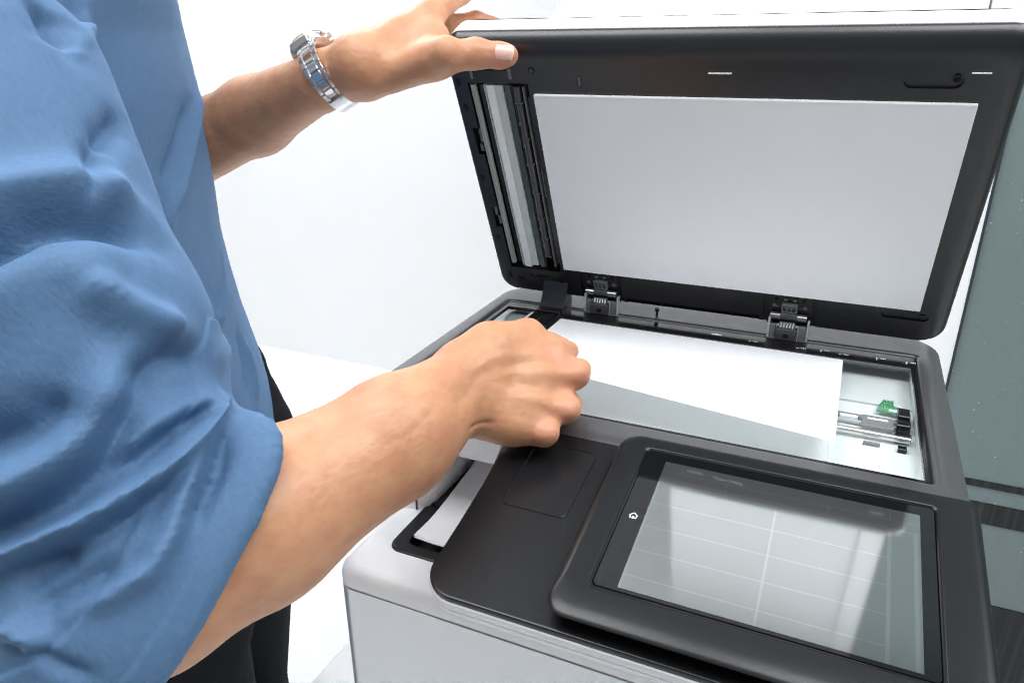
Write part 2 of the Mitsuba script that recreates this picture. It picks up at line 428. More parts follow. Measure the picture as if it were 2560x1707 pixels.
E(SB + '__mark', bx(-.0672, -.031, .0205, .0250, SZ, SZ + .0004), 'm_greypart', False, 'pale grey label strip behind the narrow glass')
E(SB + '__stop_pin', [cyl((.0995, .0425, 0), (.0995, .0425, .0055), .0014, 12), cyl((.0995, .0425, .0055), (.0995, .0425, .0085), .0024, 14)], 'm_black', 30)

# ------------------------------------------------------------------ control panel, tilted 10 degrees
c10, s10 = math.cos(math.radians(10)), math.sin(math.radians(10))
PF = Frame((0, -.24, 0), A(1, 0, 0), A(0, c10, s10), A(0, -s10, c10))
CP = P_ + '__control_panel'
lx = [(.0465, -.0015), (.0490, -.012), (.0520, -.027), (.0548, -.042), (.0580, -.060), (.0600, -.085), (.0612, -.12), (.0617, -.15)]
cor = [(.0617 + .0245 - .0245 * math.cos(a), -.162 - .0253 * math.sin(a)) for a in np.radians(np.linspace(0, 90, 15))]
edge = lx + cor + [(x, -.1873) for x in np.linspace(.10, .36, 14)] + [(.3845 - .012 + .012 * math.sin(a), -.1873 + .012 - .012 * math.cos(a)) for a in np.radians(np.linspace(15, 90, 8))]
edge += [(.3845, y) for y in np.linspace(-.16, -.0015, 10)] + [(x, -.0015) for x in np.linspace(.37, .06, 14)]
edge = np.array(edge)
skin = loft([lift(offs(edge, .0012), -.0060), lift(offs(edge, .0004), -.0036), lift(offs(edge, .0004), -.0014), lift(offs(edge, .0010), -.0004), lift(offs(edge, .0022), 0)])
ringo, ringi = rr(.0811, .1314, -.1003, -.0273, .0055), rr(.0816, .1309, -.0998, -.0278, .005)
groove = loft([lift(ringo, -.0008), lift(ringo, .001), lift(ringi, .001), lift(ringi, -.0008)], closed=True)
E(CP, PF(cut(skin, groove)), 'm_black', 30)
E(CP + '__card_reader', PF(loft([lift(rr(.0818, .1307, -.0996, -.028, .005), -.0007), lift(rr(.0818, .1307, -.0996, -.028, .005), .0001), lift(rr(.0821, .1304, -.0993, -.0283, .0047), .0003)])), 'm_black', 30, 'flat black rectangle with a fine outline on the panel')
sh = [(.0060, -.0212), (.0030, -.0195), (.0012, -.0165), (.0008, -.0132), (.0016, -.0128), (.0016, -.0122), (.0004, -.0118), (-.0002, -.0085), (-.0004, -.0062), (0, -.0052), (.0012, -.0046), (.0030, -.0046)]
E(CP + '__trim', PF(loft([lift(offs(edge, a), b) for a, b in sh])), 'm_shell', 25, 'silver white rim under the black panel')
# the tablet-like touch screen housing
TX0, TX1, TV0, TV1, TH = .1475, .3832, -.1842, -.0098, .0150


def tb_(l, r, f, b, h, rad=.014):
    return lift(rr(TX0 + l, TX1 - r, TV0 + f, TV1 - b, (rad, rad * .6, rad * .45, rad)), h)


hw = lambda d, h, r=.0035: lift(rr(.1697 - d, .3571 + d, -.1582 - d, -.0262 + d, r), h)
house = loft([tb_(.010, .008, .012, .006, .0001), tb_(.006, .004, .0055, .003, .0030), tb_(.0032, .002, .0028, .002, .0072), tb_(.0026, .0015, .0022, .0015, .0092),
              tb_(.0034, .002, .0032, .002, .0096), tb_(.0030, .002, .0028, .002, .0100), tb_(.0004, .0004, .0002, .0004, .0108), tb_(0, 0, 0, 0, .0114), tb_(.0004, .0004, .0006, .0004, .0121),
              tb_(.0012, .0012, .0030, .0012, .0134), tb_(.0028, .0028, .009, .0026, .0144), tb_(.0048, .0048, .0165, .0042, .0149), tb_(.0066, .0066, .0215, .0056, TH, .012),
              hw(.0024, TH, .004), hw(.0016, TH - .0006), hw(.0008, TH - .0014), hw(.0006, TH - .003), hw(.0006, .0001)], closed=True)
TS = CP + '__touch_screen'
E(TS, PF(house), 'm_black', 35, 'black touch screen housing on the panel')
E(CP + '__screen_trim', PF(loft([hw(.0009, TH - .0021), hw(.0009, TH - .0011), hw(.0001, TH - .0012), hw(-.0003, TH - .0021)], closed=True)), 'm_black_gloss', 30)
E(CP + '__screen_glass', PF(loft([hw(-.0006, TH - .004), hw(-.0006, TH - .0011), hw(-.0009, TH - .0008), hw(-.0012, TH - .0008)])), 'm_touch', 30, 'glossy black cover glass of the touch screen')


def f_lcd(p, n, uv):
    y, z = p.y + .24, p.z - ZOFF
    x, s = p.x, -(y * c10 + z * s10)
    ln = mi.Float(0.0)

    def hline(s0, x0, x1, w=.00035, a=1.0):
        return dr.select((dr.abs(s - s0) < w) & (x > x0) & (x < x1), a, 0.0)

    def vline(xx, s0, s1, w=.00045, a=1.0):
        return dr.select((dr.abs(x - xx) < w) & (s > s0) & (s < s1), a, 0.0)
    for s0 in (.0455, .0535):
        ln = dr.maximum(ln, hline(s0, .185, .3485))
    for s0 in (.0790, .1010, .1225, .1440):
        ln = dr.maximum(ln, hline(s0, .185, .332))
    ln = dr.maximum(ln, vline(.1985, .0355, .0455, .0005))
    ln = dr.maximum(ln, vline(.2300, .0455, .0535))
    ln = dr.maximum(ln, vline(.2950, .0455, .0535))
    ln = dr.maximum(ln, vline(.3310, .0355, .0455))
    ln = dr.maximum(ln, vline(.2640, .0600, .1550, .0007, .8))
    ln = dr.maximum(ln, vline(.3310, .0535, .1550, .0011, .9))
    ln = dr.maximum(ln, vline(.3455, .0535, .1550, .0012, .9))
    ln = dr.maximum(ln, vline(.1859, .055, .1550, .0008, .7))
    return mikit.mix((.50, .52, .52), (.62, .64, .64), ln)


scene['m_lcd'] = {'type': 'twosided', 'bsdf': {'type': 'principled', 'base_color': mikit.proc(f_lcd), 'metallic': .93, 'roughness': .05, 'specular': .6}}
E(P_ + '__display', PF(bx(.1854, .3482, -.1550, -.0355, TH - .0012, TH - .00068)), 'm_lcd', False, 'dim grey display with faint grid lines')
plastic('m_faint', (.40, .41, .42), .2, .5, metallic=.8)
tm = meshkit.text_mesh('Scan Copy', .0030, .00005)
tm.apply_translation((.2195, -.0432, TH - .00068))
E(P_ + '__display__lettering', PF(tm), 'm_faint', False)
# home symbol: a white house outline
hx, hv, u = .1783, -.0948, .00052
roof = Polygon([(-6, 0), (0, 5.6), (6, 0), (5.0, -1.0), (0, 3.7), (-5.0, -1.0)])
wal = Polygon([(-4.4, -.4), (-4.4, -5.2), (4.4, -5.2), (4.4, -.4), (3.2, .7), (3.2, -4.1), (1.5, -4.1), (1.5, -1.4), (-1.5, -1.4), (-1.5, -4.1), (-3.2, -4.1), (-3.2, .7)])
hm = [trimesh.creation.extrude_polygon(g, .12, engine='earcut') for g in (roof, wal)]
for m in hm:
    m.apply_scale(u)
    m.apply_translation((hx, hv, TH - .00075))
E(CP + '__home_symbol', PF(trimesh.util.concatenate(hm)), 'm_print', False, 'small white house symbol left of the display')

# ------------------------------------------------------------------ lid, held open and leaning towards the viewer
th = 2.0109
LQ, LN = A(0, math.cos(th), math.sin(th)), A(0, -math.sin(th), math.cos(th))
LO = A(0, .0199, .0477)
LF = Frame(LO, A(1, 0, 0), LQ, LN)          # x, t up along the lid, h out of its inner face
LD = P_ + '__lid'
LX0, LX1, LT0, LT1 = -.0912, .3832, -.0455, .2690


def ld(l, r, b, t, h, rad=(.018, .018, .016, .014)):
    return lift(rr(LX0 + l, LX1 - r, LT0 + b, LT1 - t, rad), h)


bez = loft([ld(.001, .001, .001, .0006, -.0290), ld(0, 0, 0, 0, -.0275), ld(0, 0, 0, 0, -.0168), ld(.0001, .0005, .0003, .0006, -.0146), ld(.0003, .0014, .0008, .0028, -.0108),
            ld(.0006, .0034, .0016, .0068, -.0074), ld(.0011, .0062, .0028, .0125, -.0048), ld(.002, .0098, .0044, .0185, -.0035), ld(.003, .0138, .006, .0250, -.0030)])
tr_cut = bx(-.0735, -.0105, -.0075, .2245, -.0160, .01)
pk1, pk2 = bx(-.0800, -.0714, .1449, .1757, -.012, .01), bx(-.0800, -.0716, .0510, .0785, -.012, .01)
rc1 = loft([lift(rr(.3022, .3428, .2258, .2388, .0062), h) for h in (-.0052, .01)])
rc2 = loft([lift(rr(.3232, .3650, -.0152, -.0052, .0048), h) for h in (-.0052, .01)])
sl1 = loft([lift(rr(.0389, .0421, .2222, .2326, .0008), h) for h in (-.0045, .01)])
pinh = cyl((-.0044, .2375, -.006), (-.0044, .2375, .01), .0034, 20)
hg1, hg2 = bx(.0123, .0612, -.0440, -.0025, -.0060, .01), bx(.2133, .2654, -.0440, -.0025, -.0060, .01)
dk = bx(.0650, .2100, -.0436, -.0350, -.0110, .01)
E(LD, LF(cut(bez, tr_cut, pk1, pk2, rc1, rc2, sl1, pinh, hg1, hg2, dk)), 'm_black_lid', 30, 'black inner frame of the open lid')
E(LD + '__pad', LF(loft([lift(rr(-.0054, .3556, 0, .2147, .0006), h) for h in (-.0029, -.0003)] + [lift(rr(-.0050, .3552, .0004, .2143, .0006), 0)])), 'm_pad', 20, 'large white pressing pad in the lid')
E(LD + '__outer_shell', LF(loft([ld(.03, .03, .02, .034, -.078), ld(.012, .012, .006, .019, -.070), ld(.004, .004, .002, .0050, -.052), ld(.0016, .0016, .001, .0008, -.0400), ld(.001, .001, .001, -.0012, -.0360),
                                 ld(.001, .001, .001, -.0016, -.0330), ld(.0008, .0008, .001, -.0014, -.0190), ld(.0012, .0012, .001, -.0010, -.0176), ld(.0022, .0022, .001, -.0002, -.0171), ld(.004, .004, .004, .004, -.0170)])), 'm_white_gloss', 40, 'white outer shell of the lid')
E(LD + '__feeder_cover', LF(loft([lift(rr(-.020 + a, .230 - b, .02, .256 - c, r), h) for a, b, c, h, r in
                                  ((0, 0, 0, -.070, .02), (0, 0, 0, -.128, .02), (.004, .002, .003, -.143, .02), (.014, .006, .010, -.153, .02), (.03, .02, .03, -.158, .02))])), 'm_white_gloss', 40, 'raised white feeder cover behind the lid')
# the strip of the document feeder
E(P_ + '__feeder_strip', LF(bx(-.0734, -.0106, -.0074, .2244, -.0164, -.0158)), 'm_void', False, 'long narrow reading strip with rollers in the lid')
FS = P_ + '__feeder_strip'
E(FS + '__guide_rod', LF(cyl((-.0693, -.001, -.0062), (-.0693, .2225, -.0062), .0032, 18)), 'm_rod', 30)
E(FS + '__bar', LF(bx(-.0655, -.0600, -.004, .2205, -.0158, -.0090, .0006)), 'm_black_lid', 30)
E(FS + '__bar', LF(bx(-.0592, -.0578, -.006, .2210, -.0158, -.0068, .0003)), 'm_strip_grey', 30)
E(FS + '__white_strip', LF(bx(-.0556, -.0474, -.0058, .2215, -.0150, -.0048, .0003)), 'm_strip', 30)
E(FS + '__grey_strip', LF(bx(-.0473, -.0386, -.0030, .2212, -.0150, -.0054, .0003)), 'm_strip_grey', 30)
E(FS + '__glass_strip', LF(bx(-.0372, -.0312, -.0064, .2210, -.0150, -.0068, .0003)), 'm_strip_dark', 30)
E(FS + '__bar', LF(bx(-.0306, -.0288, -.0064, .2205, -.0158, -.0076, .0003)), 'm_black_lid', 30)
rt = [.2215, .2040, .1655, .1365, .1010, .0680, .0400, .0140]
for a, b in zip(rt[:-1], rt[1:]):
    E(FS + '__roller', LF(cyl((-.0236, b + .0010, -.0062), (-.0236, a - .0006, -.0062), .0038, 18)), 'm_roller', 30)
    E(FS + '__spacer', LF(bx(-.0268, -.0186, b - .0001, b + .0006, -.0150, -.0024)), 'm_greypart', False)
for t0 in (.1745, .150, .128, .094, .060, .045, .021):
    E(FS + '__clip', LF(bx(-.0282, -.0268, t0 - .005, t0 + .004, -.0140, -.0040, .0003)), 'm_void', 30)
    E(FS + '__clip', LF(bx(-.0272, -.0256, t0 + .006, t0 + .009, -.0140, -.0030, .0003)), 'm_greyplastic', 30)
E(FS + '__bar', LF(bx(-.0166, -.0152, .000, .2215, -.0158, -.0018, .0003)), 'm_greyplastic', 30)
E(FS + '__bar', LF(bx(-.0140, -.0112, .004, .2100, -.0158, -.0052, .0003)), 'm_black_lid', 30)
E(FS + '__bar', LF(bx(-.0134, -.0122, .096, .1290, -.0052, -.0040, .0003)), 'm_greyplastic', 30)
for a, b, cc, d in ((-.0776, -.0742, .1475, .1560), (-.0752, -.0722, .1585, .1735), (-.0790, -.0760, .0655, .0770), (-.0764, -.0732, .0535, .0650)):
    E(LD + '__latch', LF(bx(a, b, cc, d, -.0118, -.0052, .0004)), 'm_greypart', 30)
for x, t_ in ((-.0832, .2250), (-.0815, .1985), (-.0825, .1160), (-.0815, .0355), (-.0772, -.0200)):
    E(LD + '__plug', LF(bx(x - .0022, x + .0022, t_ - .004, t_ + .004, -.0032, -.0026, .0002)), 'm_void', False)
# screws, ridges, small features of the lid
for x, t_ in ((.3378, .2336), (.3592, -.0103)):
    E(LD + '__screw', LF(cut(loft([lift(rr(x - r, x + r, t_ - r, t_ + r, r * .999, 6), h) for r, h in ((.0030, -.0052), (.0030, -.0036), (.0024, -.0030))]), bx(x - .0016, x + .0016, t_ - .0004, t_ + .0004, -.0036, 0), bx(x - .0004, x + .0004, t_ - .0016, t_ + .0016, -.0036, 0))), 'm_glossbar', 30)
E(LD + '__button', LF(loft([lift(rr(-.0044 - r, -.0044 + r, .2375 - r, .2375 + r, r * .999, 6), h) for r, h in ((.0027, -.006), (.0027, -.0026), (.0020, -.0018))])), 'm_black_gloss', 30)
E(LD + '__peg', LF(bx(.0396, .0414, .2230, .2318, -.0045, -.0022, .0004)), 'm_greyplastic', 30)
for a, b, t_ in ((.1555, .1746, .2369), (.3461, .3588, .2389)):
    E(LD + '__ridge', LF(bx(a, b, t_ - .0004, t_ + .0003, -.0036, -.0016)), 'm_print', False, 'thin bright line on the black lid frame')
for x in (-.0668, -.0268):
    E(LD + '__clip', LF(bx(x - .0016, x + .0016, .2290, .2385, -.0031, -.0018, .0004)), 'm_greyplastic', 30)
E(LD + '__clip', LF(bx(-.064, -.030, .2375, .2386, -.0031, -.0012, .0003)), 'm_void', 30)
for q in (bx(-.042, -.028, -.0190, -.0150, -.0031, -.0026), bx(-.0505, -.0470, -.0185, -.0150, -.0031, -.0026), bx(-.0660, -.0590, -.0245, -.0225, -.0031, -.0024), bx(-.0150, -.0110, -.0240, -.0170, -.0031, -.0024)):
    E(LD + '__plug', LF(q), 'm_void', False)
E(LD + '__rear_channel', LF(bx(.0652, .2098, -.0434, -.0352, -.0108, -.0098)), 'm_void', False)
for x in (.082, .105, .131, .158, .181, .203):
    E(LD + '__rib', LF(bx(x, x + .0012, -.0433, -.0354, -.0098, -.0056)), 'm_black_lid', False)
# cover of the cable between lid and bed
cc = Polygon([(.0452, .0182), (.0330, .0300), (.0245, .0100), (.0185, .0012), (.0135, -.0012), (.0135, -.0022), (.0470, -.0022)])
cm = trimesh.creation.extrude_polygon(cc, .0295, engine='earcut')
v = np.array(cm.vertices)
cm.vertices = np.column_stack([-.0338 + v[:, 2], v[:, 0], v[:, 1]])
E(LD + '__cable_cover', cm, 'm_black_lid', 30)
E(LD + '__cable_cover', bx(-.0335, -.006, .0062, .0140, -.0022, .0006, .0006), 'm_black', 30)
# two hinges
for i, (xa, xb) in enumerate(((.0123, .0612), (.2133, .2654))):
    H = P_ + '__hinge' + ('' if i == 0 else '_001')
    xc = (xa + xb) / 2
    E(H, LF(bx(xa + .0042, xb - .0042, -.0436, -.0030, -.0058, -.0036, .0003)), 'm_black_lid', 30, 'black plastic hinge with small slots, ' + ('left of the two' if i == 0 else 'right of the two'))
    fr = cut(bx(xc - .0078, xc + .0078, -.0225, -.0110, -.0036, .0014, .0004), *[bx(xc - .0064 + q * .0046, xc - .0032 + q * .0046, -.0205, -.0126, -.002, .01) for q in range(3)])
    E(H + '__slot_frame', LF(fr), 'm_greypart', 30)
    for q in (-1, 1):
        E(H + '__screw', LF(cyl((xc + q * .0150, -.0160, -.0036), (xc + q * .0150, -.0160, -.0020), .0017, 12)), 'm_greypart', 30)
        E(H + '__screw', LF(cyl((xc + q * .0135, -.0080, -.0036), (xc + q * .0135, -.0080, -.0026), .0019, 12)), 'm_void', 30)
        E(H + '__tab', LF(bx(xc + q * .0045 - .0018, xc + q * .0045 + .0018, -.0085, -.0060, -.0036, -.0018, .0003)), 'm_greyplastic', 30)
    E(H + '__barrel', LF(cyl((xc - .0078, -.0268, .0010), (xc + .0078, -.0268, .0010), .0042, 18)), 'm_roller', 30)
    for q in (-1, 1):
        E(H + '__barrel', LF(cyl((xc + q * .0082, -.0280, .0005), (xc + q * .0176, -.0280, .0005), .0036, 18)), 'm_greypart', 30)
        E(H + '__pin', LF(cyl((xc + q * .0082, -.0246, .0026), (xc + q * .0180, -.0246, .0026), .0007, 8)), 'm_steel_polish', 30)
    zt = .0215
    # front part: comb with five teeth over a dark block standing on the bed
    E(H + '__block', bx(xc - .0105, xc + .0105, .0245, .0330, -.002, .0105, .0006), 'm_roller', 30)
    E(H + '__block', bx(xc - .0025, xc + .0025, .0235, .0246, .0015, .0050, .0003), 'm_void', 30)
    E(H + '__comb', bx(xc - .0078, xc + .0078, .0262, .0330, .0105, .0170, .0005), 'm_greyplastic', 30)
    for q in range(5):
        x = xc - .0060 + q * .0030
        E(H + '__tooth', cyl((x, .0258, .0118), (x + .0004, .0266, .0164), .0008, 8), 'm_steel_polish', 30)
    for q in (-1, 1):
        xx = xc + q * .0150
        E(H + '__post', bx(xx - .0040, xx + .0040, .0285, .0360, -.002, .0135, .0008), 'm_greypart' if i else 'm_greyplastic', 30)
        E(H + '__post', bx(xx + q * .0042, xx + q * .0042 + .0022, .0275, .0350, -.002, .0205, .0006), 'm_clearpost', 30)
        E(H + '__post', bx(xx - .0042, xx - .0034, .0272, .0284, -.002, .0125, .0002), 'm_clearpost', 30)

# ------------------------------------------------------------------ paper
gx, gy = np.meshgrid(np.linspace(0, .2965, 45), np.linspace(0, 1, 33), indexing='ij')


def paper_z(x, t):
    zf = .0142 + .0138 * np.clip((.2945 - x) / .19, 0, 1.15) - .014 * np.clip((.075 - x) / .075, 0, 1) ** 1.3
    return -.0034 + (zf + .0034) * t ** 1.9


zz = paper_z(gx, gy)
yy = .0022 - gx * .0146 - gy * (.2105 - .35 * np.maximum(zz, 0) ** 1.35)
xx = gx - gy * .0016
n1, n2 = gx.shape
idx = np.arange(n1 * n2).reshape(n1, n2)
q = np.stack([idx[:-1, :-1], idx[1:, :-1], idx[1:, 1:], idx[:-1, 1:]], -1).reshape(-1, 4)


def sheet(px, py, pz, quads, thick):
    top = np.column_stack([px.ravel(), py.ravel(), pz.ravel()])
    tri = np.vstack([quads[:, [0, 2, 1]], quads[:, [0, 3, 2]]])
    n = len(top)
    v = np.vstack([top, top - A(0, 0, thick)])
    m = trimesh.Trimesh(top, tri, process=False)
    if m.face_normals[:, 2].mean() < 0:
        tri = tri[:, ::-1]
    e = np.sort(np.vstack([tri[:, [0, 1]], tri[:, [1, 2]], tri[:, [2, 0]]]), axis=1)
    u, c = np.unique(e, axis=0, return_counts=True)
    b = u[c == 1]
    side = np.vstack([np.column_stack([b[:, 0], b[:, 1], b[:, 1] + n]), np.column_stack([b[:, 0], b[:, 1] + n, b[:, 0] + n])])
    return trimesh.Trimesh(v, np.vstack([tri, tri[:, ::-1] + n, side]), process=False)


E('paper_sheet', trimesh.Trimesh(np.column_stack([xx.ravel(), yy.ravel(), zz.ravel()]), np.vstack([q[:, [0, 1, 2]], q[:, [0, 2, 3]]]), process=False), 'm_sheet', True, 'blank white sheet of paper on the scanner glass, its front edge lifted by the hand', 'paper')
for k in range(2):
    ax, ay = np.meshgrid(np.linspace(-.0205 + .001 * k, .18, 12), np.linspace(-.2985 - .0012 * k, -.12, 24), indexing='ij')
    tt = np.clip((ay + .2985) / .12, 0, 1)
    az = DZ + .0024 + .0010 * (1 - k) + .012 * tt ** 1.6 * (1 + 0 * k) + .0035 * np.clip((.0 - ax) / .02, 0, 1) * np.exp(-((ay + .2985) / .02) ** 2) + .004 * np.exp(-((ay + .19) / .03) ** 2) * np.clip((ax + .02) / .03, 0, 1)
    az = np.maximum(az, DZ + .0045 + .0008 * (1 - k))
    n1, n2 = ax.shape
    idx = np.arange(n1 * n2).reshape(n1, n2)
    qq = np.stack([idx[:-1, :-1], idx[1:, :-1], idx[1:, 1:], idx[:-1, 1:]], -1).reshape(-1, 4)
    E('printed_sheet', sheet(ax, ay, az, qq, .00012), 'm_paper', 30, ('upper' if k == 0 else 'lower') + ' white sheet lying in the black output tray under the panel', 'paper')


# ------------------------------------------------------------------ the man: signed distance bodies, meshed with surface nets
class Field:
    def __init__(s, lo, hi, h):
        s.lo, s.h = A(*lo), h
        s.n = np.ceil((A(*hi) - s.lo) / h).astype(int) + 1
        s.d = np.full(s.n, .08, np.float32)

    def axes(s, sl):
        return [(s.lo[k] + s.h * np.arange(s.n[k]))[sl[k]] for k in range(3)]

    def cone(s, a, b, ra, rb, k=.01):
        """Smoothly adds a round cone from a to b."""
        a, b = A(*a), A(*b)
        m = max(ra, rb) + k + .03
        lo, hi = np.minimum(a, b) - m, np.maximum(a, b) + m
        sl = tuple(slice(max(0, int((lo[i] - s.lo[i]) / s.h)), max(0, int((hi[i] - s.lo[i]) / s.h) + 2)) for i in range(3))
        x, y, z = s.axes(sl)
        if not (len(x) and len(y) and len(z)):
            return
        P = [(x - a[0]).astype(np.float32)[:, None, None], (y - a[1]).astype(np.float32)[None, :, None], (z - a[2]).astype(np.float32)[None, None, :]]
        ba = b - a
        l2 = max(ba @ ba, 1e-12)
        t = np.clip((P[0] * ba[0] + P[1] * ba[1] + P[2] * ba[2]) / l2, 0, 1)
        d = np.sqrt((P[0] - t * ba[0]) ** 2 + (P[1] - t * ba[1]) ** 2 + (P[2] - t * ba[2]) ** 2) - (ra + (rb - ra) * t)
        s.mix(sl, d, k)

    def mix(s, sl, d, k):
        o = s.d[sl]
        h = np.clip(.5 + .5 * (o - d) / k, 0, 1)
        s.d[sl] = o * (1 - h) + d * h - k * h * (1 - h)

    def mesh(s):
        d = s.d
        ins = d < 0
        cnt = np.zeros(s.n - 1, np.int8)
        C8 = [(i, j, k) for i in (0, 1) for j in (0, 1) for k in (0, 1)]
        sub = lambda a, c: a[c[0]:a.shape[0] - 1 + c[0], c[1]:a.shape[1] - 1 + c[1], c[2]:a.shape[2] - 1 + c[2]]
        for c in C8:
            cnt += sub(ins, c)
        act = (cnt > 0) & (cnt < 8)
        I = np.argwhere(act)
        vid = np.full(act.shape, -1, np.int64)
        vid[act] = np.arange(len(I))
        vals = np.stack([d[I[:, 0] + c[0], I[:, 1] + c[1], I[:, 2] + c[2]] for c in C8], 1).astype(np.float64)
        acc, num = np.zeros((len(I), 3)), np.zeros(len(I))
        for a in range(8):
            for b in range(a + 1, 8):
                df = A(*C8[b]) - A(*C8[a])
                if abs(df).sum() != 1:
                    continue
                va, vb = vals[:, a], vals[:, b]
                x = (va < 0) != (vb < 0)
                t = np.where(x, va / np.where(x, va - vb, 1), 0)
                acc += np.where(x[:, None], A(*C8[a]) + t[:, None] * df, 0)
                num += x
        v = s.lo + (I + acc / num[:, None]) * s.h
        faces = []
        for ax in range(3):
            o1, o2 = [k for k in range(3) if k != ax]
            sa = [slice(None)] * 3
            sb = [slice(None)] * 3
            sa[ax], sb[ax] = slice(0, -1), slice(1, None)
            E_ = np.argwhere(ins[tuple(sa)] != ins[tuple(sb)])
            E_ = E_[(E_[:, o1] > 0) & (E_[:, o2] > 0) & (E_[:, o1] < s.n[o1] - 1) & (E_[:, o2] < s.n[o2] - 1)]
            def g(q1, q2):
                c = E_.copy()
                c[:, o1] -= q1
                c[:, o2] -= q2
                return vid[c[:, 0], c[:, 1], c[:, 2]]
            Q = np.stack([g(1, 1), g(0, 1), g(0, 0), g(1, 0)], 1)
            fl = ins[E_[:, 0], E_[:, 1], E_[:, 2]] ^ (ax == 1)
            Q[~fl] = Q[~fl][:, ::-1]
            faces.append(Q)
        Q = np.vstack(faces)
        m = trimesh.Trimesh(v, np.vstack([Q[:, [0, 1, 2]], Q[:, [0, 2, 3]]]), process=False)
        if m.volume < 0:
            m.faces = m.faces[:, ::-1]
        return m


def seg_dist(v, pts):
    """Distance of each vertex to the polyline and the arc parameter (0..1) of the nearest point."""
    pts = np.asarray(pts, float)
    best, par = np.full(len(v), 9.0), np.zeros(len(v))
    L = np.r_[0, np.cumsum(np.linalg.norm(np.diff(pts, axis=0), axis=1))]
    for i in range(len(pts) - 1):
        a, ba = pts[i], pts[i + 1] - pts[i]
        t = np.clip((v - a) @ ba / (ba @ ba), 0, 1)
        d = np.linalg.norm(v - a - t[:, None] * ba, axis=1)
        m = d < best
        best[m], par[m] = d[m], ((L[i] + t * (L[i + 1] - L[i])) / L[-1])[m]
    return best, par


J = {
    'R_sh': (-.2486, -.4264, .2564), 'R_el': (-.0608, -.5163, -.0038), 'R_fa': (.0132, -.3647, .0351), 'R_wr': (.0343, -.2962, .0476),
    'R_m2': (.0818, -.2288, .0572), 'R_m3': (.1023, -.2319, .0428), 'R_m4': (.1050, -.2568, .0240), 'R_m5': (.0975, -.2823, .0142),
    'R_tc': (.0405, -.2664, .0683), 'R_tm': (.0562, -.2297, .0681),
    'L_sh': (-0.701, -0.0329, 0.2707), 'L_el': (-0.5761, -0.1147, 0.1194), 'L_fa': (-0.3082, -0.1093, 0.2177), 'L_wr': (-.1945, -.1419, .2548),
    'L_tc': (-.1498, -.1302, .2619), 'L_tm': (-.0790, -.1210, .2733), 'L_ti': (-.0440, -.1130, .2790), 'L_tt': (-.0180, -.1050, .2772),
    'L_m2': (-.1078, -.0771, .3129), 'L_m3': (-.1300, -.0655, .3030), 'L_m4': (-.1518, -.0553, .2911), 'L_m5': (-.1705, -.0567, .2769)}
J = {k: A(*v) - (RT * .0048 if k[:3] == 'R_m' else 0) for k, v in J.items()}
pf, pl = A(.9117, .4108, 0), A(-.4108, .9117, 0)       # the man's front and left
PB = A(-.3748, -.2728, 0)
redness = []                                            # (point, radius, amount) of ruddier skin: knuckles and finger tips

# right arm and fist
f = Field((-.20, -.62, -.10), (.155, -.16, .17), .0022)
R = J
f.cone(R['R_sh'] * .35 + R['R_el'] * .65, R['R_el'], .045, .046, .01)
ax = R['R_wr'] - R['R_el']
f.cone(R['R_el'], R['R_el'] + ax * .28, .047, .051, .02)
f.cone(R['R_el'] + ax * .28, R['R_fa'] + A(0, 0, -.002), .051, .0405, .02)
side = A(.25, -.25, -.93)
up_ = A(-.14, .35, .92)
f.cone(R['R_fa'] + up_ * .006, R['R_wr'] + up_ * .0095, .034, .0225, .018)
f.cone(R['R_fa'] - up_ * .006, R['R_wr'] - up_ * .0105, .034, .0215, .018)
away = A(-.30, .85, -.43)                               # from the back of the hand into the palm
for m, w, r0, r1 in (('R_m2', .010, .0205, .0125), ('R_m3', .004, .0205, .0128), ('R_m4', -.004, .0200, .0118), ('R_m5', -.012, .0190, .0110)):
    a = R['R_wr'] + up_ * w + away * .003
    mid = a * .45 + R[m] * .55 + away * .004
    f.cone(a, mid, r0, .0160, .014)
    f.cone(mid, R[m] + away * .004, .0160, r1, .013)
    f.cone(R[m] - away * .0035, R[m] - away * .0030 + A(.004, .002, 0), r1 - .0048, r1 - .0048, .006)
    redness.append((R[m] - away * .01, .014, .55))
# proximal, middle and end bones of the curled fingers
curl = {'R_m2': [(.0730, -.1960, .0440), (.0500, -.2010, .0360), (.0360, -.2150, .0380)],
        'R_m3': [(.0900, -.1960, .0290), (.0660, -.2000, .0200), (.0500, -.2130, .0220)],
        'R_m4': [(.0920, -.2230, .0110), (.0690, -.2230, .0100), (.0540, -.2340, .0140)],
        'R_m5': [(.0850, -.2530, .0080), (.0660, -.2500, .0090), (.0530, -.2580, .0130)]}
for m, pts in curl.items():
    p0 = R[m] + away * .003
    rad = {'R_m2': (.0105, .0092, .0085, .0078), 'R_m3': (.0110, .0094, .0086, .0079), 'R_m4': (.0102, .0088, .0082, .0076), 'R_m5': (.0092, .0080, .0074, .0069)}[m]
    for i, p in enumerate(pts):
        f.cone(p0, p, rad[i], rad[i + 1], .005)
        p0 = A(*p)
# thumb: metacarpal bulge on the far side, tip over the paper
f.cone(R['R_wr'] + up_ * .012 + away * .006, R['R_tc'], .021, .0185, .014)
f.cone(R['R_tc'], R['R_tm'], .0180, .0135, .012)
f.cone(R['R_tm'], (.0640, -.2020, .0500), .0125, .0105, .006)
f.cone((.0640, -.2020, .0500), (.0760, -.1840, .0400), .0105, .0085, .005)
# heel of the hand and the muscle at its outer side
f.cone(R['R_wr'] - up_ * .018 + away * .012, R['R_m5'] * .55 + R['R_wr'] * .45 - up_ * .006 + away * .012, .0185, .0165, .014)
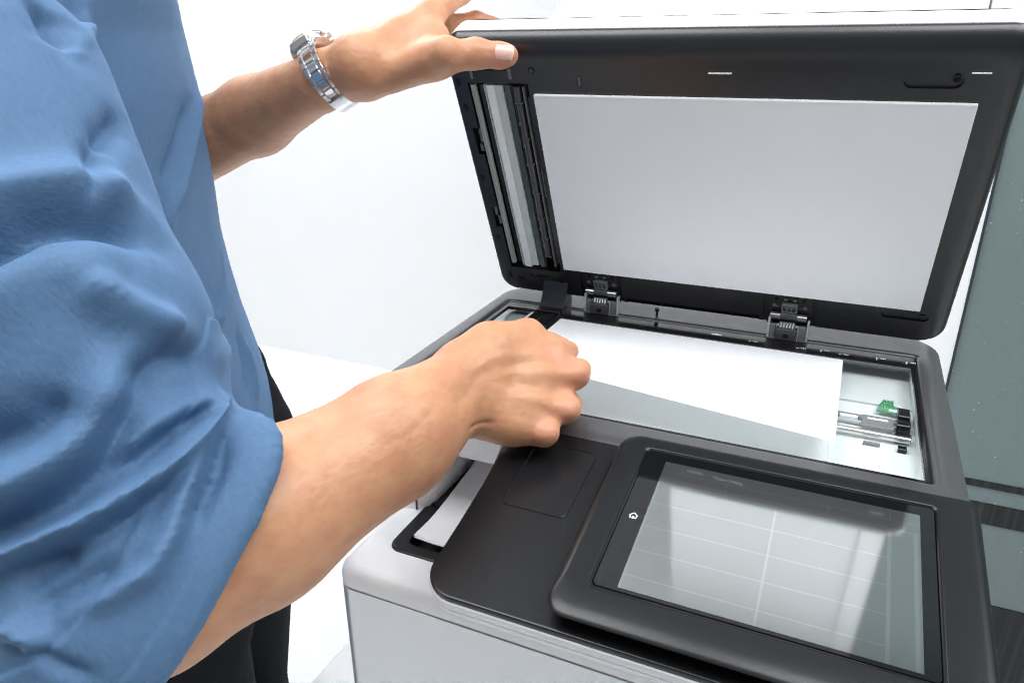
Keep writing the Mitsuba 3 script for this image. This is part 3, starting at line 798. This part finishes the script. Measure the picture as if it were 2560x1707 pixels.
# tendons and the wrist bone as slight ridges
for m in ('R_m3', 'R_m4'):
    f.cone(R['R_wr'] * .45 + R[m] * .55 - away * .0125, R[m] - away * .0065, .0012, .0028, .008)
f.cone(R['R_wr'] - up_ * .017 - away * .009 - ax * .10, R['R_wr'] - up_ * .0165 - away * .010 - ax * .06, .006, .006, .012)
arm_r = f.mesh()

# left arm and the hand at the corner of the lid
f = Field((-.66, -.24, .06), (.02, .06, .40), .0022)
L = J
f.cone(L['L_sh'] * .4 + L['L_el'] * .6, L['L_el'], .044, .045, .01)
al = L['L_wr'] - L['L_el']
f.cone(L['L_el'], L['L_el'] + al * .3, .046, .048, .02)
f.cone(L['L_el'] + al * .3, L['L_fa'], .048, .0365, .02)
dz = A(.35, -.10, .93)
dz = dz - al * (dz @ al) / (al @ al)
dz /= np.linalg.norm(dz)
f.cone(L['L_fa'] + dz * .003, L['L_wr'] + dz * .0045, .0340, .0205, .018)
f.cone(L['L_fa'] - dz * .003, L['L_wr'] - dz * .0045, .0340, .0205, .018)
f.cone(L['L_wr'] + dz * .0045, L['L_wr'] + al * .13 + dz * .004, .0205, .0195, .012)
f.cone(L['L_wr'] - dz * .0045, L['L_wr'] + al * .13 - dz * .007, .0205, .0195, .012)
w2 = L['L_wr'] + al * .13
for m, r0 in (('L_m2', .0180), ('L_m3', .0180), ('L_m4', .0170), ('L_m5', .0160)):
    mid = w2 * .45 + L[m] * .55
    f.cone(w2 + (L[m] - L['L_m3']) * .15, mid, .0180, .0145, .014)
    f.cone(mid, L[m], .0145, .0118, .012)
# thumb
f.cone(w2 - dz * .004, L['L_tc'], .0205, .0205, .014)
f.cone(L['L_tc'], L['L_tm'], .0205, .0150, .014)
f.cone(L['L_tc'] + dz * .008, A(-.0955, -.0985, .2905), .0150, .0105, .018)
f.cone(A(-.0955, -.0985, .2905), L['L_m2'] + A(0, -.004, -.004), .0105, .0100, .016)
f.cone(A(-.0955, -.0985, .2905), L['L_tm'] + A(-.006, 0, .003), .0105, .0120, .016)
f.cone(L['L_tm'], L['L_ti'], .0135, .0122, .010)
f.cone(L['L_ti'], L['L_tt'] - A(.005, 0, 0), .0122, .0106, .008)
f.cone(L['L_tt'] - A(.005, 0, 0), L['L_tt'] + A(.002, .001, 0), .0106, .0092, .006)
redness += [(L['L_tt'] + A(.004, -.01, 0), .022, .75), (L['L_ti'], .018, .3), (L['L_m2'], .03, .35), (L['L_tm'] + A(.01, 0, .02), .03, .3)]
# ball of the little finger below the wrist
f.cone(w2 - dz * .019 + al * .05 + A(0, .012, 0), w2 - dz * .021 + al * .20 + A(0, .014, 0), .0130, .0150, .012)
# fingers over the top edge and behind the lid
fing = {'L_m2': [(-.0934, -.0443, .3318), (-.0784, -.0061, .3499), (-.0620, .0120, .3560)],
        'L_m3': [(-.1150, -.0280, .3260), (-.0960, .0080, .3460), (-.0800, .0240, .3480)],
        'L_m4': [(-.1230, -.0220, .3050), (-.1020, .0040, .3090), (-.0880, .0200, .3050)],
        'L_m5': [(-.1460, -.0300, .2880), (-.1280, -.0100, .2900), (-.1150, .0060, .2870)]}
for m, pts in fing.items():
    p0 = L[m]
    rad = (.0110, .0095, .0086, .0078) if m != 'L_m5' else (.0095, .0082, .0075, .0068)
    for i, p in enumerate(pts):
        f.cone(p0, p, rad[i], rad[i + 1], .006)
        p0 = A(*p)
# folds of skin at the thumb's root
for a, b in (((-.128, -.150, .252), (-.112, -.149, .262)), ((-.140, -.152, .246), (-.122, -.152, .2545))):
    pass
arm_l = f.mesh()

# body core, neck and head, under the clothes or above the frame
f = Field((-.70, -.56, -.24), (-.12, .14, .60), .006)
ct = PB - pf * .025
for zc, a, w in ((.22, .070, .10), (.10, .070, .080), (-.02, .068, .070), (-.14, .072, .075)):
    f.cone(ct - pl * w + A(0, 0, zc), ct + pl * w + A(0, 0, zc), a, a, .02)
for z0, z1, w in ((.22, .10, .05), (.10, -.02, .05), (-.02, -.14, .05)):
    f.cone(ct - pl * w + A(0, 0, z0), ct - pl * w + A(0, 0, z1), .070, .070, .02)
    f.cone(ct + pl * w + A(0, 0, z0), ct + pl * w + A(0, 0, z1), .070, .070, .02)
f.cone(ct + A(0, 0, .24), J['R_sh'], .05, .040, .02)
f.cone(ct + A(0, 0, .24), J['L_sh'], .05, .040, .02)
f.cone(J['R_sh'], J['R_sh'] * .3 + J['R_el'] * .7, .040, .038, .02)
f.cone(J['L_sh'], J['L_sh'] * .3 + J['L_el'] * .7, .040, .038, .02)
hd = PB + pf * .045 + A(0, 0, .465)
f.cone(ct + A(0, 0, .27), hd - A(0, 0, .06) - pf * .02, .056, .052, .03)
f.cone(hd + A(0, 0, .025) - pf * .02, hd + A(0, 0, .03) + pf * .02, .076, .072, .03)
f.cone(hd - A(0, 0, .02) + pf * .03, hd - A(0, 0, .068) + pf * .055, .056, .026, .03)
f.cone(hd + pf * .082 + A(0, 0, .005), hd + pf * .104 - A(0, 0, .022), .006, .010, .012)
f.cone(hd + pf * .078 - A(0, 0, .046) - pl * .016, hd + pf * .078 - A(0, 0, .046) + pl * .016, .006, .006, .008)
for s_ in (-1, 1):
    f.cone(hd + pl * s_ * .077 + A(0, 0, .012), hd + pl * s_ * .078 - A(0, 0, .025), .010, .008, .006)
core = f.mesh()

# veins, tendons and creases of the skin: (points in tenths of a mm, width in mm, height in mm)
SKIN = [
    ([(-442, -1261, 2846), (-444, -1270, 2820), (-448, -1274, 2794), (-433, -1272, 2772), (-420, -1264, 2749)], 1.1, -0.5),
    ([(-350, -1235, 2826), (-352, -1241, 2804), (-355, -1243, 2781), (-367, -1248, 2765), (-380, -1251, 2748)], 1.1, -0.45),
    ([(-395, -1254, 2839), (-396, -1261, 2817), (-399, -1264, 2794)], 1.1, -0.3),
    ([(-858, -1396, 2701), (-841, -1389, 2676), (-828, -1377, 2651), (-787, -1354, 2625), (-755, -1316, 2599)], 1.6, -0.8),
    ([(-952, -1396, 2664), (-917, -1378, 2633), (-887, -1351, 2602), (-858, -1331, 2588), (-833, -1304, 2574)], 1.6, -0.7),
    ([(-1143, -1425, 2610), (-1109, -1399, 2578), (-1083, -1360, 2546)], 1.5, -0.6),
    ([(-1237, -1463, 2610), (-1221, -1446, 2584), (-1208, -1424, 2558), (-1182, -1396, 2539), (-1160, -1363, 2521)], 1.6, -0.6),
    ([(-906, -926, 3085), (-878, -926, 3061), (-864, -899, 3037), (-1169, -311, 3024), (-1160, -287, 2998)], 2, -0.8),
    ([(-824, -1364, 2842), (-782, -1375, 2813), (-747, -1377, 2783), (-736, -1378, 2756), (-727, -1375, 2728)], 2.5, -0.6),
    ([(726, -2847, 498), (793, -2820, 458), (859, -2792, 419), (901, -2751, 398), (944, -2709, 378)], 2.6, 0.7),
    ([(493, -3111, 684), (516, -3030, 707), (537, -2942, 728), (577, -2850, 728), (619, -2758, 728)], 2.6, 0.5),
    ([(557, -2944, 704), (605, -2837, 693), (655, -2728, 683), (710, -2626, 669), (768, -2524, 656)], 5, 1.0),
    ([(599, -2966, 623), (668, -2833, 592), (752, -2723, 572), (854, -2613, 550), (956, -2492, 523)], 5, 1.0),
    ([(644, -2996, 499), (720, -2916, 453), (811, -2864, 422), (902, -2789, 377), (995, -2715, 333)], 5, 0.9),
    ([(666, -2753, 646), (741, -2661, 626), (818, -2566, 607), (872, -2490, 580), (931, -2426, 560)], 6, -0.8),
    ([(710, -2854, 514), (781, -2791, 487), (852, -2728, 459), (922, -2655, 412), (996, -2589, 367)], 6, -1.0),
    ([(691, -3031, 360), (770, -2991, 332), (846, -2944, 300), (905, -2893, 271), (968, -2849, 246)], 6, -0.9),
    ([(885, -2342, 653), (916, -2353, 617), (946, -2358, 580)], 1.5, -0.4),
    ([(968, -2390, 552), (1009, -2409, 532), (1047, -2422, 510)], 1.5, -0.4),
    ([(1065, -2641, 336), (1089, -2656, 315), (1109, -2661, 290)], 1.5, -0.4),
    ([(994, -2873, 226), (1016, -2889, 205), (1035, -2895, 179)], 1.5, -0.4),
    ([(558, -3321, 337), (555, -3238, 314), (564, -3175, 304), (594, -3122, 291), (634, -3087, 289)], 2.2, -1.6),
    ([(602, -2895, 663), (565, -3009, 653), (525, -3112, 640), (522, -3181, 605), (522, -3256, 576), (515, -3358, 566), (513, -3466, 562)], 13, -3.0),
    ([(376, -3455, 713), (360, -3640, 717), (328, -3789, 706), (243, -3921, 678), (155, -4043, 647)], 4, 0.6),
    ([(466, -3566, 629), (459, -3742, 608), (429, -3873, 564), (364, -3987, 535), (300, -4098, 507)], 4, -0.5),
    ([(-2406, -1834, 2224), (-2297, -1784, 2277), (-2185, -1739, 2331), (-2087, -1708, 2375), (-1987, -1680, 2420)], 4, 0.5),
]


def emboss(mesh, lines, unit, gain=1.0):
    v = np.array(mesh.vertices)
    n = np.array(trimesh.Trimesh(v, mesh.faces, process=False).vertex_normals)
    d = np.zeros(len(v))
    for pts, wd, hh in lines:
        pts = A(*pts).reshape(-1, 3) / unit
        m = .02 + wd * .003
        near = np.where(np.all((v > pts.min(0) - m) & (v < pts.max(0) + m), axis=1))[0]
        if len(near) == 0:
            continue
        dd, par = seg_dist(v[near], pts)
        fade = np.clip(np.minimum(par, 1 - par) / .22, 0, 1)
        fade = .25 + .75 * fade * fade * (3 - 2 * fade)
        x = dd / (wd / 1000)
        d[near] += gain * hh / 1000 * fade * (np.exp(-x ** 2) if hh > 0 or wd < 3 else np.exp(-1.15 * (x * x + .03) ** .72))
    return v, n, d


arms = trimesh.util.concatenate([arm_r, arm_l])
arms = trimesh.Trimesh(*trimesh.remesh.subdivide(arms.vertices, arms.faces), process=False)
v, nrm, disp = emboss(arms, SKIN, 10000)
disp += (meshkit.fbm(v * 120, 2, 4) - .5) * .0004
arms = trimesh.Trimesh(v + nrm * disp[:, None], arms.faces, process=False)
body = trimesh.util.concatenate([arms, core])
v = np.array(body.vertices)
mot = meshkit.fbm(v * 55, 3, 3)[:, None]
fine = meshkit.fbm(v * 260, 2, 9)[:, None]
col = A(.595, .318, .183) * (1 - mot) + A(.525, .252, .133) * mot
col = col * (.95 + .10 * fine)
for p, r, a in redness:
    w = np.exp(-((np.linalg.norm(v - p, axis=1) / r) ** 2))[:, None] * a
    col = col * (1 - w) + A(.610, .260, .175) * w
E('person__body', body, 'm_skin', True, color=col)
tag('person', 'man in a blue shirt with rolled sleeves holding the lid and a sheet of paper', 'person')
# thumb nail
nl = J['L_tt'] - A(.003, 0, 0)
tv = (J['L_tt'] - J['L_ti'])
tv /= np.linalg.norm(tv)
nn = CAM - nl
nn = nn - tv * (nn @ tv)
nn /= np.linalg.norm(nn)
nn = nn * .93 + A(0, 0, .36)
nn = nn - tv * (nn @ tv)
nn /= np.linalg.norm(nn)
nb = np.cross(nn, tv)
gu, gv = np.meshgrid(np.linspace(-1, 1, 17), np.linspace(-1, 1, 17), indexing='ij')
su = gu * np.sqrt(1 - .30 * gv ** 2)
sv = gv * np.sqrt(1 - .12 * gu ** 2)
ang = sv * .82
R_n = .0093 + 0 * su
P3 = nl + tv * (.0030 + su[..., None] * .0082) + nn * (np.cos(ang)[..., None] * R_n[..., None] + .0021 - .0008 * (su[..., None] > .7) - .0010 * su[..., None]) + nb * (np.sin(ang)[..., None] * R_n[..., None])
idn = np.arange(17 * 17).reshape(17, 17)
qn = np.stack([idn[:-1, :-1], idn[1:, :-1], idn[1:, 1:], idn[:-1, 1:]], -1).reshape(-1, 4)
nm = trimesh.Trimesh(np.vstack([P3.reshape(-1, 3), (P3 - nn * .0012).reshape(-1, 3)]), np.vstack([qn[:, [0, 1, 2]], qn[:, [0, 2, 3]], qn[:, [0, 2, 1]] + 289, qn[:, [0, 3, 2]] + 289]), process=False)
E('person__thumb_nail', nm, 'm_nail', 40)
hair = Field((-.50, -.42, .38), (-.18, -.10, .62), .006)
hair.cone(hd + A(0, 0, .032) - pf * .026, hd + A(0, 0, .042) + pf * .012, .082, .077, .02)
hm_ = hair.mesh()
E('person__hair', hm_, 'm_hair', True)

# ------------------------------------------------------------------ shirt
ZT = A(-.30, -.26, -.18, -.12, -.05, .02, .10, .18, .25, .30, .34, .38)
TT = A(-.006, -.006, -.0052, .0032, -.0029, -.0113, -.0202, -.0230, -.0207, -.0110, .0161, .02)
TA = A(.136, .136, .135, .130, .125, .120, .120, .120, .115, .100, .080, .055)
TB = A(.186, .186, .185, .180, .170, .165, .165, .170, .175, .170, .120, .06)
# folds of the cloth on its surface: (points in mm, width in mm, height in mm; below zero: a crease)
FO = [
    ([(-50, -453, 90), (-43, -467, 88), (-38, -479, 85), (-35, -492, 83), (-33, -504, 80), (-33, -514, 78), (-35, -524, 76), (-37, -533, 74), (-40, -540, 72), (-43, -547, 70), (-47, -554, 68), (-51, -560, 66), (-56, -566, 64), (-64, -572, 60), (-74, -578, 56), (-87, -582, 51), (-109, -584, 40)], 6.5, 7),
    ([(-29, -499, 76), (-29, -512, 74), (-30, -524, 71), (-32, -533, 69), (-35, -542, 67), (-39, -549, 65), (-43, -557, 63), (-48, -563, 61), (-54, -569, 59), (-62, -575, 56), (-72, -580, 52), (-86, -585, 46), (-109, -586, 34)], 5, -4.5),
    ([(-45, -560, 62), (-51, -565, 61), (-56, -570, 59), (-64, -575, 57), (-73, -579, 54)], 3.5, -4),
    ([(-59, -496, 135), (-60, -501, 132), (-60, -506, 130), (-59, -512, 125), (-59, -517, 119), (-59, -523, 114), (-59, -529, 108), (-61, -535, 104), (-63, -541, 99), (-66, -548, 96), (-71, -555, 92), (-76, -559, 89), (-82, -564, 87), (-94, -569, 83), (-110, -573, 77)], 12, 7),
    ([(-56, -496, 126), (-53, -505, 116), (-51, -515, 105), (-50, -524, 98), (-50, -532, 91), (-52, -542, 86), (-56, -551, 80), (-61, -558, 77), (-68, -565, 73), (-73, -568, 72), (-78, -571, 70), (-91, -576, 66), (-109, -579, 59)], 10, -5),
    ([(-68, -524, 129), (-68, -529, 124), (-69, -534, 118), (-72, -540, 115), (-76, -546, 111), (-81, -551, 109), (-87, -556, 107), (-99, -563, 103), (-115, -568, 98)], 14, -6),
    ([(-49, -459, 95), (-46, -475, 99), (-45, -488, 101), (-45, -497, 100), (-46, -505, 100), (-46, -513, 98), (-47, -521, 95), (-49, -526, 94), (-50, -531, 93)], 7, 4),
    ([(-45, -470, 93), (-42, -482, 93), (-41, -494, 92), (-41, -503, 91), (-41, -512, 89), (-42, -521, 87), (-44, -530, 84)], 6, -3.5),
    ([(-49, -454, 88), (-40, -468, 85), (-34, -480, 81), (-30, -489, 78), (-26, -498, 74), (-24, -505, 70), (-22, -511, 67), (-19, -520, 61), (-16, -528, 55), (-16, -536, 50), (-15, -544, 45), (-19, -552, 43), (-22, -559, 41), (-29, -568, 40), (-37, -576, 38)], 6, 4.5),
    ([(-34, -469, 81), (-25, -482, 75), (-18, -493, 69), (-16, -500, 66), (-15, -507, 62), (-13, -514, 58), (-12, -521, 53)], 4.5, -3.5),
    ([(-42, -560, 59), (-48, -568, 56), (-56, -575, 51), (-60, -579, 48), (-65, -583, 44)], 6, -4),
    ([(-23, -549, 50), (-29, -559, 48), (-36, -568, 46), (-41, -573, 44), (-46, -579, 41), (-49, -582, 38), (-52, -586, 34)], 8, -3.5),
    ([(-63, -593, 24), (-54, -592, 24), (-46, -590, 22), (-38, -588, 19), (-31, -586, 15), (-25, -583, 11), (-19, -580, 7)], 2.5, -3),
    ([(-64, -590, 31), (-59, -590, 30), (-54, -589, 29), (-48, -589, 26), (-42, -589, 21)], 6, 4),
    ([(-136, -536, 182), (-131, -531, 186), (-126, -525, 189), (-121, -519, 192), (-118, -512, 195), (-115, -504, 198), (-114, -496, 201), (-109, -486, 202), (-106, -475, 201), (-103, -467, 198), (-101, -457, 195), (-98, -450, 190), (-96, -443, 185), (-95, -440, 182), (-93, -438, 179)], 12, -9),
    ([(-149, -522, 204), (-138, -512, 209), (-130, -499, 214), (-125, -490, 215), (-122, -480, 215), (-119, -470, 215), (-118, -459, 215), (-115, -453, 212), (-113, -446, 208), (-111, -440, 202), (-109, -433, 196)], 16, 6),
    ([(-129, -544, 168), (-117, -534, 174), (-107, -523, 179), (-102, -514, 182), (-97, -504, 184), (-91, -493, 183), (-87, -482, 181), (-83, -475, 177), (-79, -468, 172)], 20, 3),
    ([(-61, -457, 135), (-61, -466, 140), (-62, -473, 144), (-64, -479, 149), (-67, -484, 154), (-71, -489, 159), (-75, -493, 165), (-80, -496, 170), (-85, -498, 175)], 10, 5),
    ([(-56, -451, 109), (-55, -456, 116), (-56, -461, 122), (-55, -469, 126), (-56, -476, 129), (-55, -485, 127), (-55, -493, 125), (-54, -498, 121), (-53, -504, 116)], 8, -5),
    ([(-157, -395, 244), (-150, -404, 242), (-144, -412, 240), (-140, -419, 238), (-137, -426, 236), (-135, -430, 235), (-133, -435, 234)], 8, -5),
    ([(-133, -433, 234), (-128, -441, 229), (-124, -449, 223), (-120, -454, 218), (-115, -459, 212), (-112, -458, 208), (-109, -458, 204)], 6, -4.5),
    ([(-196, -399, 314), (-187, -404, 308), (-182, -406, 301), (-177, -407, 294), (-173, -408, 287)], 14, -7),
    ([(-267, -317, 319), (-267, -320, 311), (-266, -323, 303), (-174, -403, 287)], 5, 5),
    ([(-335, -159, 254), (-303, -202, 216), (-291, -224, 198), (-282, -243, 179), (-275, -258, 164), (-270, -272, 149), (-268, -278, 140)], 4.5, 4),
    ([(-305, -201, 236), (-295, -218, 222), (-287, -233, 208), (-279, -250, 194), (-273, -266, 181), (-269, -276, 169)], 9, -3),
    ([(-307, -186, 84), (-300, -193, 74), (-295, -200, 64), (-285, -215, 50), (-277, -229, 36), (-62, -438, 110)], 5, 2.4),
    ([(-287, -218, 74), (-279, -232, 59), (-66, -437, 125), (-60, -447, 118)], 9, -1.6),
    ([(-288, -193, -4), (-283, -195, -23), (-278, -198, -41), (-272, -203, -54), (-268, -207, -68)], 4.5, 2),
    ([(-289, -199, 11), (-283, -203, -4), (-277, -207, -20), (-270, -214, -37), (-264, -221, -54)], 6, -2.5),
]


def shirt_field(h):
    f = Field((-.72, -.66, -.26), (.06, .16, .40), h)
    x, y, z = f.axes((slice(None),) * 3)
    t, a, b = (np.interp(z, ZT, q).astype(np.float32)[None, None, :] for q in (TT, TA, TB))
    dx, dy = (x - PB[0]).astype(np.float32)[:, None, None], (y - PB[1]).astype(np.float32)[None, :, None]
    u, w = dx * pf[0] + dy * pf[1] - t, dx * pl[0] + dy * pl[1]
    r = ((np.abs(u) / a) ** 2.3 + (np.abs(w) / b) ** 2.3) ** (1 / 2.3)
    d = (r - 1) * np.minimum(a, b) * .95
    zz = z.astype(np.float32)[None, None, :]
    d = np.maximum(np.maximum(d, -.215 - zz), zz - .345)
    f.d = np.minimum(f.d, d)
    # right sleeve, rolled above the elbow's bend
    S, El = J['R_sh'], J['R_el']
    f2 = Field((-.72, -.66, -.26), (.06, .16, .40), h)
    f2.cone(S, S * .45 + El * .55, .083, .081, .02)
    f2.cone(S * .45 + El * .55, El + A(-.012, -.004, -.010), .081, .079, .03)
    fa = J['R_fa'] - El
    f3 = Field((-.72, -.66, -.26), (.06, .16, .40), h)
    f3.cone(El + A(-.010, 0, -.008), El + fa * .50, .079, .066, .03)
    hd_, hp = HEM_N, HEM      # the hem's plane
    pl_ = (x - hp[0]).astype(np.float32)[:, None, None] * hd_[0] + (y - hp[1]).astype(np.float32)[None, :, None] * hd_[1] + (z - hp[2]).astype(np.float32)[None, None, :] * hd_[2]
    k = .010
    f2.mix((slice(None),) * 3, f3.d, .02)
    o = f2.d
    hh = np.clip(.5 + .5 * (pl_ - o) / k, 0, 1)
    f2.d = o + (pl_ - o) * hh + k * hh * (1 - hh)
    # left sleeve
    f2.cone(J['L_sh'], J['L_el'], .066, .062, .02)
    sl = (slice(None),) * 3
    f.mix(sl, f2.d, .022)
    return f


FOLD = 2.9
HEM = A(-0.0506, -0.44, 0.064) - RT * .0120
HEM_N = RT * 1.0 - UP * 1.25 + FW * 1.7
HEM_N /= np.linalg.norm(HEM_N)
def relax(a, ed, deg, n, w=.6):
    for _ in range(n):
        a = (1 - w) * a + w * (np.bincount(ed[:, 0], a[ed[:, 1]], len(a)) + np.bincount(ed[:, 1], a[ed[:, 0]], len(a))) / deg
    return a


sm = shirt_field(.0036).mesh()
sm = trimesh.Trimesh(*trimesh.remesh.subdivide(sm.vertices, sm.faces), process=False)
ed = sm.edges_unique
deg = np.maximum(np.bincount(ed.ravel(), minlength=len(sm.vertices)), 1)
v = np.array(sm.vertices)
v = np.stack([relax(v[:, k], ed, deg, 14) for k in range(3)], 1)
v, nrm, disp = emboss(trimesh.Trimesh(v, sm.faces, process=False), FO, 1000, FOLD)
disp = relax(disp, ed, deg, 7)
disp += (meshkit.fbm(v * 13, 2, 5) - .5) * .004 + (meshkit.fbm(v * A(40, 40, 24), 2, 8) - .5) * .0012
# the rolled cuff: a second and a third layer of cloth on the last centimetres of the right sleeve
sl_ = (v - HEM) @ HEM_N + (meshkit.noise(v * 22, 3) - .5) * .006
onarm = (np.linalg.norm(v - J['R_el'] - (J['R_fa'] - J['R_el']) * .3, axis=1) < .135)
step = lambda x: np.clip(x, 0, 1) ** 2 * (3 - 2 * np.clip(x, 0, 1))
disp += np.where(onarm, .0021 * step((sl_ + .0490) / .0026) + .0013 * step((sl_ + .0215) / .0026), 0)
v = v + nrm * disp[:, None]
isc = (onarm & (sl_ > -.0485))[sm.faces].all(1)
for name, fc in (('person__shirt', sm.faces[~isc]), ('person__shirt__cuff', sm.faces[isc])):
    m = trimesh.Trimesh(v, fc, process=False)
    m.remove_unreferenced_vertices()
    E(name, m, 'm_shirt', True)

# ------------------------------------------------------------------ trousers
ZR = A(-.36, -.28, -.22, -.16, -.10, -.03, .02)
TRT = A(-.01, -.014, -.018, -.02, -.022, -.028, -.03)
f = Field((-.60, -.56, -1.06), (-.10, .06, .04), .008)
x, y, z = f.axes((slice(None),) * 3)
t, a, b = (np.interp(z, ZR, q).astype(np.float32)[None, None, :] for q in (TRT, A(.12, .12, .12, .12, .115, .11, .10), A(.175, .175, .175, .17, .165, .16, .15)))
dx, dy = (x - PB[0]).astype(np.float32)[:, None, None], (y - PB[1]).astype(np.float32)[None, :, None]
u, w = dx * pf[0] + dy * pf[1] - t, dx * pl[0] + dy * pl[1]
d = (((np.abs(u) / a) ** 2.3 + (np.abs(w) / b) ** 2.3) ** (1 / 2.3) - 1) * .10
zz = z.astype(np.float32)[None, None, :]
f.d = np.minimum(f.d, np.maximum(d, np.maximum(zz - .0, -.30 - zz)))
for p0, p1 in (((-0.3743, -0.1485, -0.0085), (-0.3416, -0.1565, -0.0583)), ((-0.3416, -0.1565, -0.0583), (-0.3197, -0.1630, -0.0950)), ((-0.3197, -0.1630, -0.0950), (-0.3018, -0.1670, -0.1210)), ((-0.3018, -0.1670, -0.1210), (-0.3120, -0.1695, -0.1899))):
    f.cone(p0, p1, .0285, .0285, .012)
hipR, hipL = PB - pl * .088 + pf * .012, PB + pl * .088 + pf * .02
f.cone(hipR + A(0, 0, -.27), hipR + A(0, 0, -.60) + pf * .015, .098, .075, .03)
f.cone(hipR + A(0, 0, -.60) + pf * .015, hipR + A(0, 0, -1.0), .075, .062, .03)
f.cone(hipL + A(0, 0, -.27), hipL + A(0, 0, -.60) - pf * .03, .098, .075, .03)
f.cone(hipL + A(0, 0, -.60) - pf * .03, hipL + A(0, 0, -1.0) - pf * .06, .075, .062, .03)
trm = f.mesh()
E('person__trousers', trm, 'm_trousers', True)
for p, q in ((hipR, 0), (hipL, -.06)):
    sh_ = Field(p + pf * q + A(-.16, -.16, -1.06), p + pf * q + A(.26, .26, -.94), .006)
    b0 = p + pf * q
    sh_.cone(b0 - pf * .03 + A(0, 0, -1.015), b0 + pf * .13 + A(0, 0, -1.022), .038, .028, .03)
    sh_.cone(b0 + A(0, 0, -1.0), b0 + pf * .06 + A(0, 0, -1.015), .045, .040, .03)
    E('person__shoe', sh_.mesh(), 'm_black_gloss', True)

# ------------------------------------------------------------------ wrist watch
wa = RT * .85 + UP * .45 - FW * .27          # the loose bracelet sits a little askew on the wrist
wa /= np.linalg.norm(wa)
WC = A(-.1869, -.1424, .2575) + UP * .0032 + RT * .0040
wn = A(-.36, .30, .88)                     # the face looks up and away from the viewer
wn = wn - wa * (wn @ wa)
wn /= np.linalg.norm(wn)
wb = np.cross(wn, wa)
WR_N, WR_B = .0305, .0325


def wring(phi, out=0.0):
    """A point of the band's ellipse and its outward normal; phi 0 is the middle of the face."""
    p = wn * math.cos(phi) * (WR_N + out) + wb * math.sin(phi) * (WR_B + out)
    n = wn * math.cos(phi) / WR_N + wb * math.sin(phi) / WR_B
    return WC + p, n / np.linalg.norm(n)


def wlink(x0, x1, p0, p1, t0, t1, r=.0005):
    """A slightly domed piece of the band from phi p0 to p1 and x0 to x1 along the arm."""
    rows = []
    for ph, q in ((p0, .0004), (p0 + .02, 0), ((p0 + p1) / 2, -.0002), (p1 - .02, 0), (p1, .0004)):
        c, n = wring(ph)
        for x, e in ((x0, .0006), (x0 + r, 0), (x1 - r, 0), (x1, .0006)):
            rows.append(c + wa * x + n * (t1 - q - e))
    base = []
    for ph in (p0, p1):
        c, n = wring(ph)
        base += [c + wa * x0 + n * t0, c + wa * x1 + n * t0]
    return trimesh.convex.convex_hull(np.array(rows + base))


NL = 19
for i in range(NL):
    p0 = .62 + (2 * math.pi - 1.24) * i / NL
    p1 = .62 + (2 * math.pi - 1.24) * (i + 1) / NL
    g = .020
    tp_ = 1 - .16 * min(i, NL - 1 - i) / 6
    hw_ = .0102 * max(tp_, .80)
    if 8 <= i <= 10:
        if i == 8:
            pe = .62 + (2 * math.pi - 1.24) * 11 / NL
            for q in range(3):
                a0, a1 = p0 + (pe - p0) * q / 3, p0 + (pe - p0) * (q + 1) / 3
                E('wrist_watch__clasp', wlink(-hw_, hw_, a0, a1, .0001, .0036), 'm_steel_polish', 30)
        continue
    m_ = (p1 - p0) * .30
    E('wrist_watch__link', wlink(-hw_ * .52, hw_ * .52, p0 + g + m_, p1 - g * .3 + m_, .0003, .0030), 'm_steel_polish', 30)
    E('wrist_watch__link', wlink(-hw_, -hw_ * .56, p0 + g, p1 - g * .3, .0003, .0027), 'm_steel_brushed', 30)
    E('wrist_watch__link', wlink(hw_ * .56, hw_, p0 + g, p1 - g * .3, .0003, .0027), 'm_steel_brushed', 30)
WF = Frame(WC + wn * (WR_N + .0004) - wa * .0055, wa, wb, wn)
disc = lambda r, h: lift(rr(-r, r, -r, r, r * .9999, 12), h)
E('wrist_watch__case', WF(loft([disc(.0155, -.004), disc(.0190, -.001), disc(.0200, .0015), disc(.0200, .0055), disc(.0192, .0068)])), 'm_steel_brushed', 30)
E('wrist_watch__bezel', WF(loft([disc(.0190, .0068), disc(.0188, .0082), disc(.0172, .0096), disc(.0160, .0096), disc(.0158, .0080)], False, False)), 'm_steel_polish', 30)
E('wrist_watch__dial', WF(loft([disc(.0158, .0070), disc(.0158, .0078)])), 'm_black_gloss', 30)
for x, y in ((.0195, .0), (.0180, .0085), (.0180, -.0085)):
    d_ = A(x, y, 0) / math.hypot(x, y)
    E('wrist_watch__crown', WF(cyl(A(0, 0, .0035) + d_ * .0198, A(0, 0, .0035) + d_ * .0236, .0022, 12)), 'm_steel_polish', 30)
for s_ in (-1, 1):
    E('wrist_watch__lug', WF(bx(-.0100, .0100, s_ * .0205 - .0045, s_ * .0205 + .0045, -.0065, .0028, .0015)), 'm_steel_brushed', 30)
tag('wrist_watch', 'silver metal wrist watch on the arm holding the lid', 'watch')
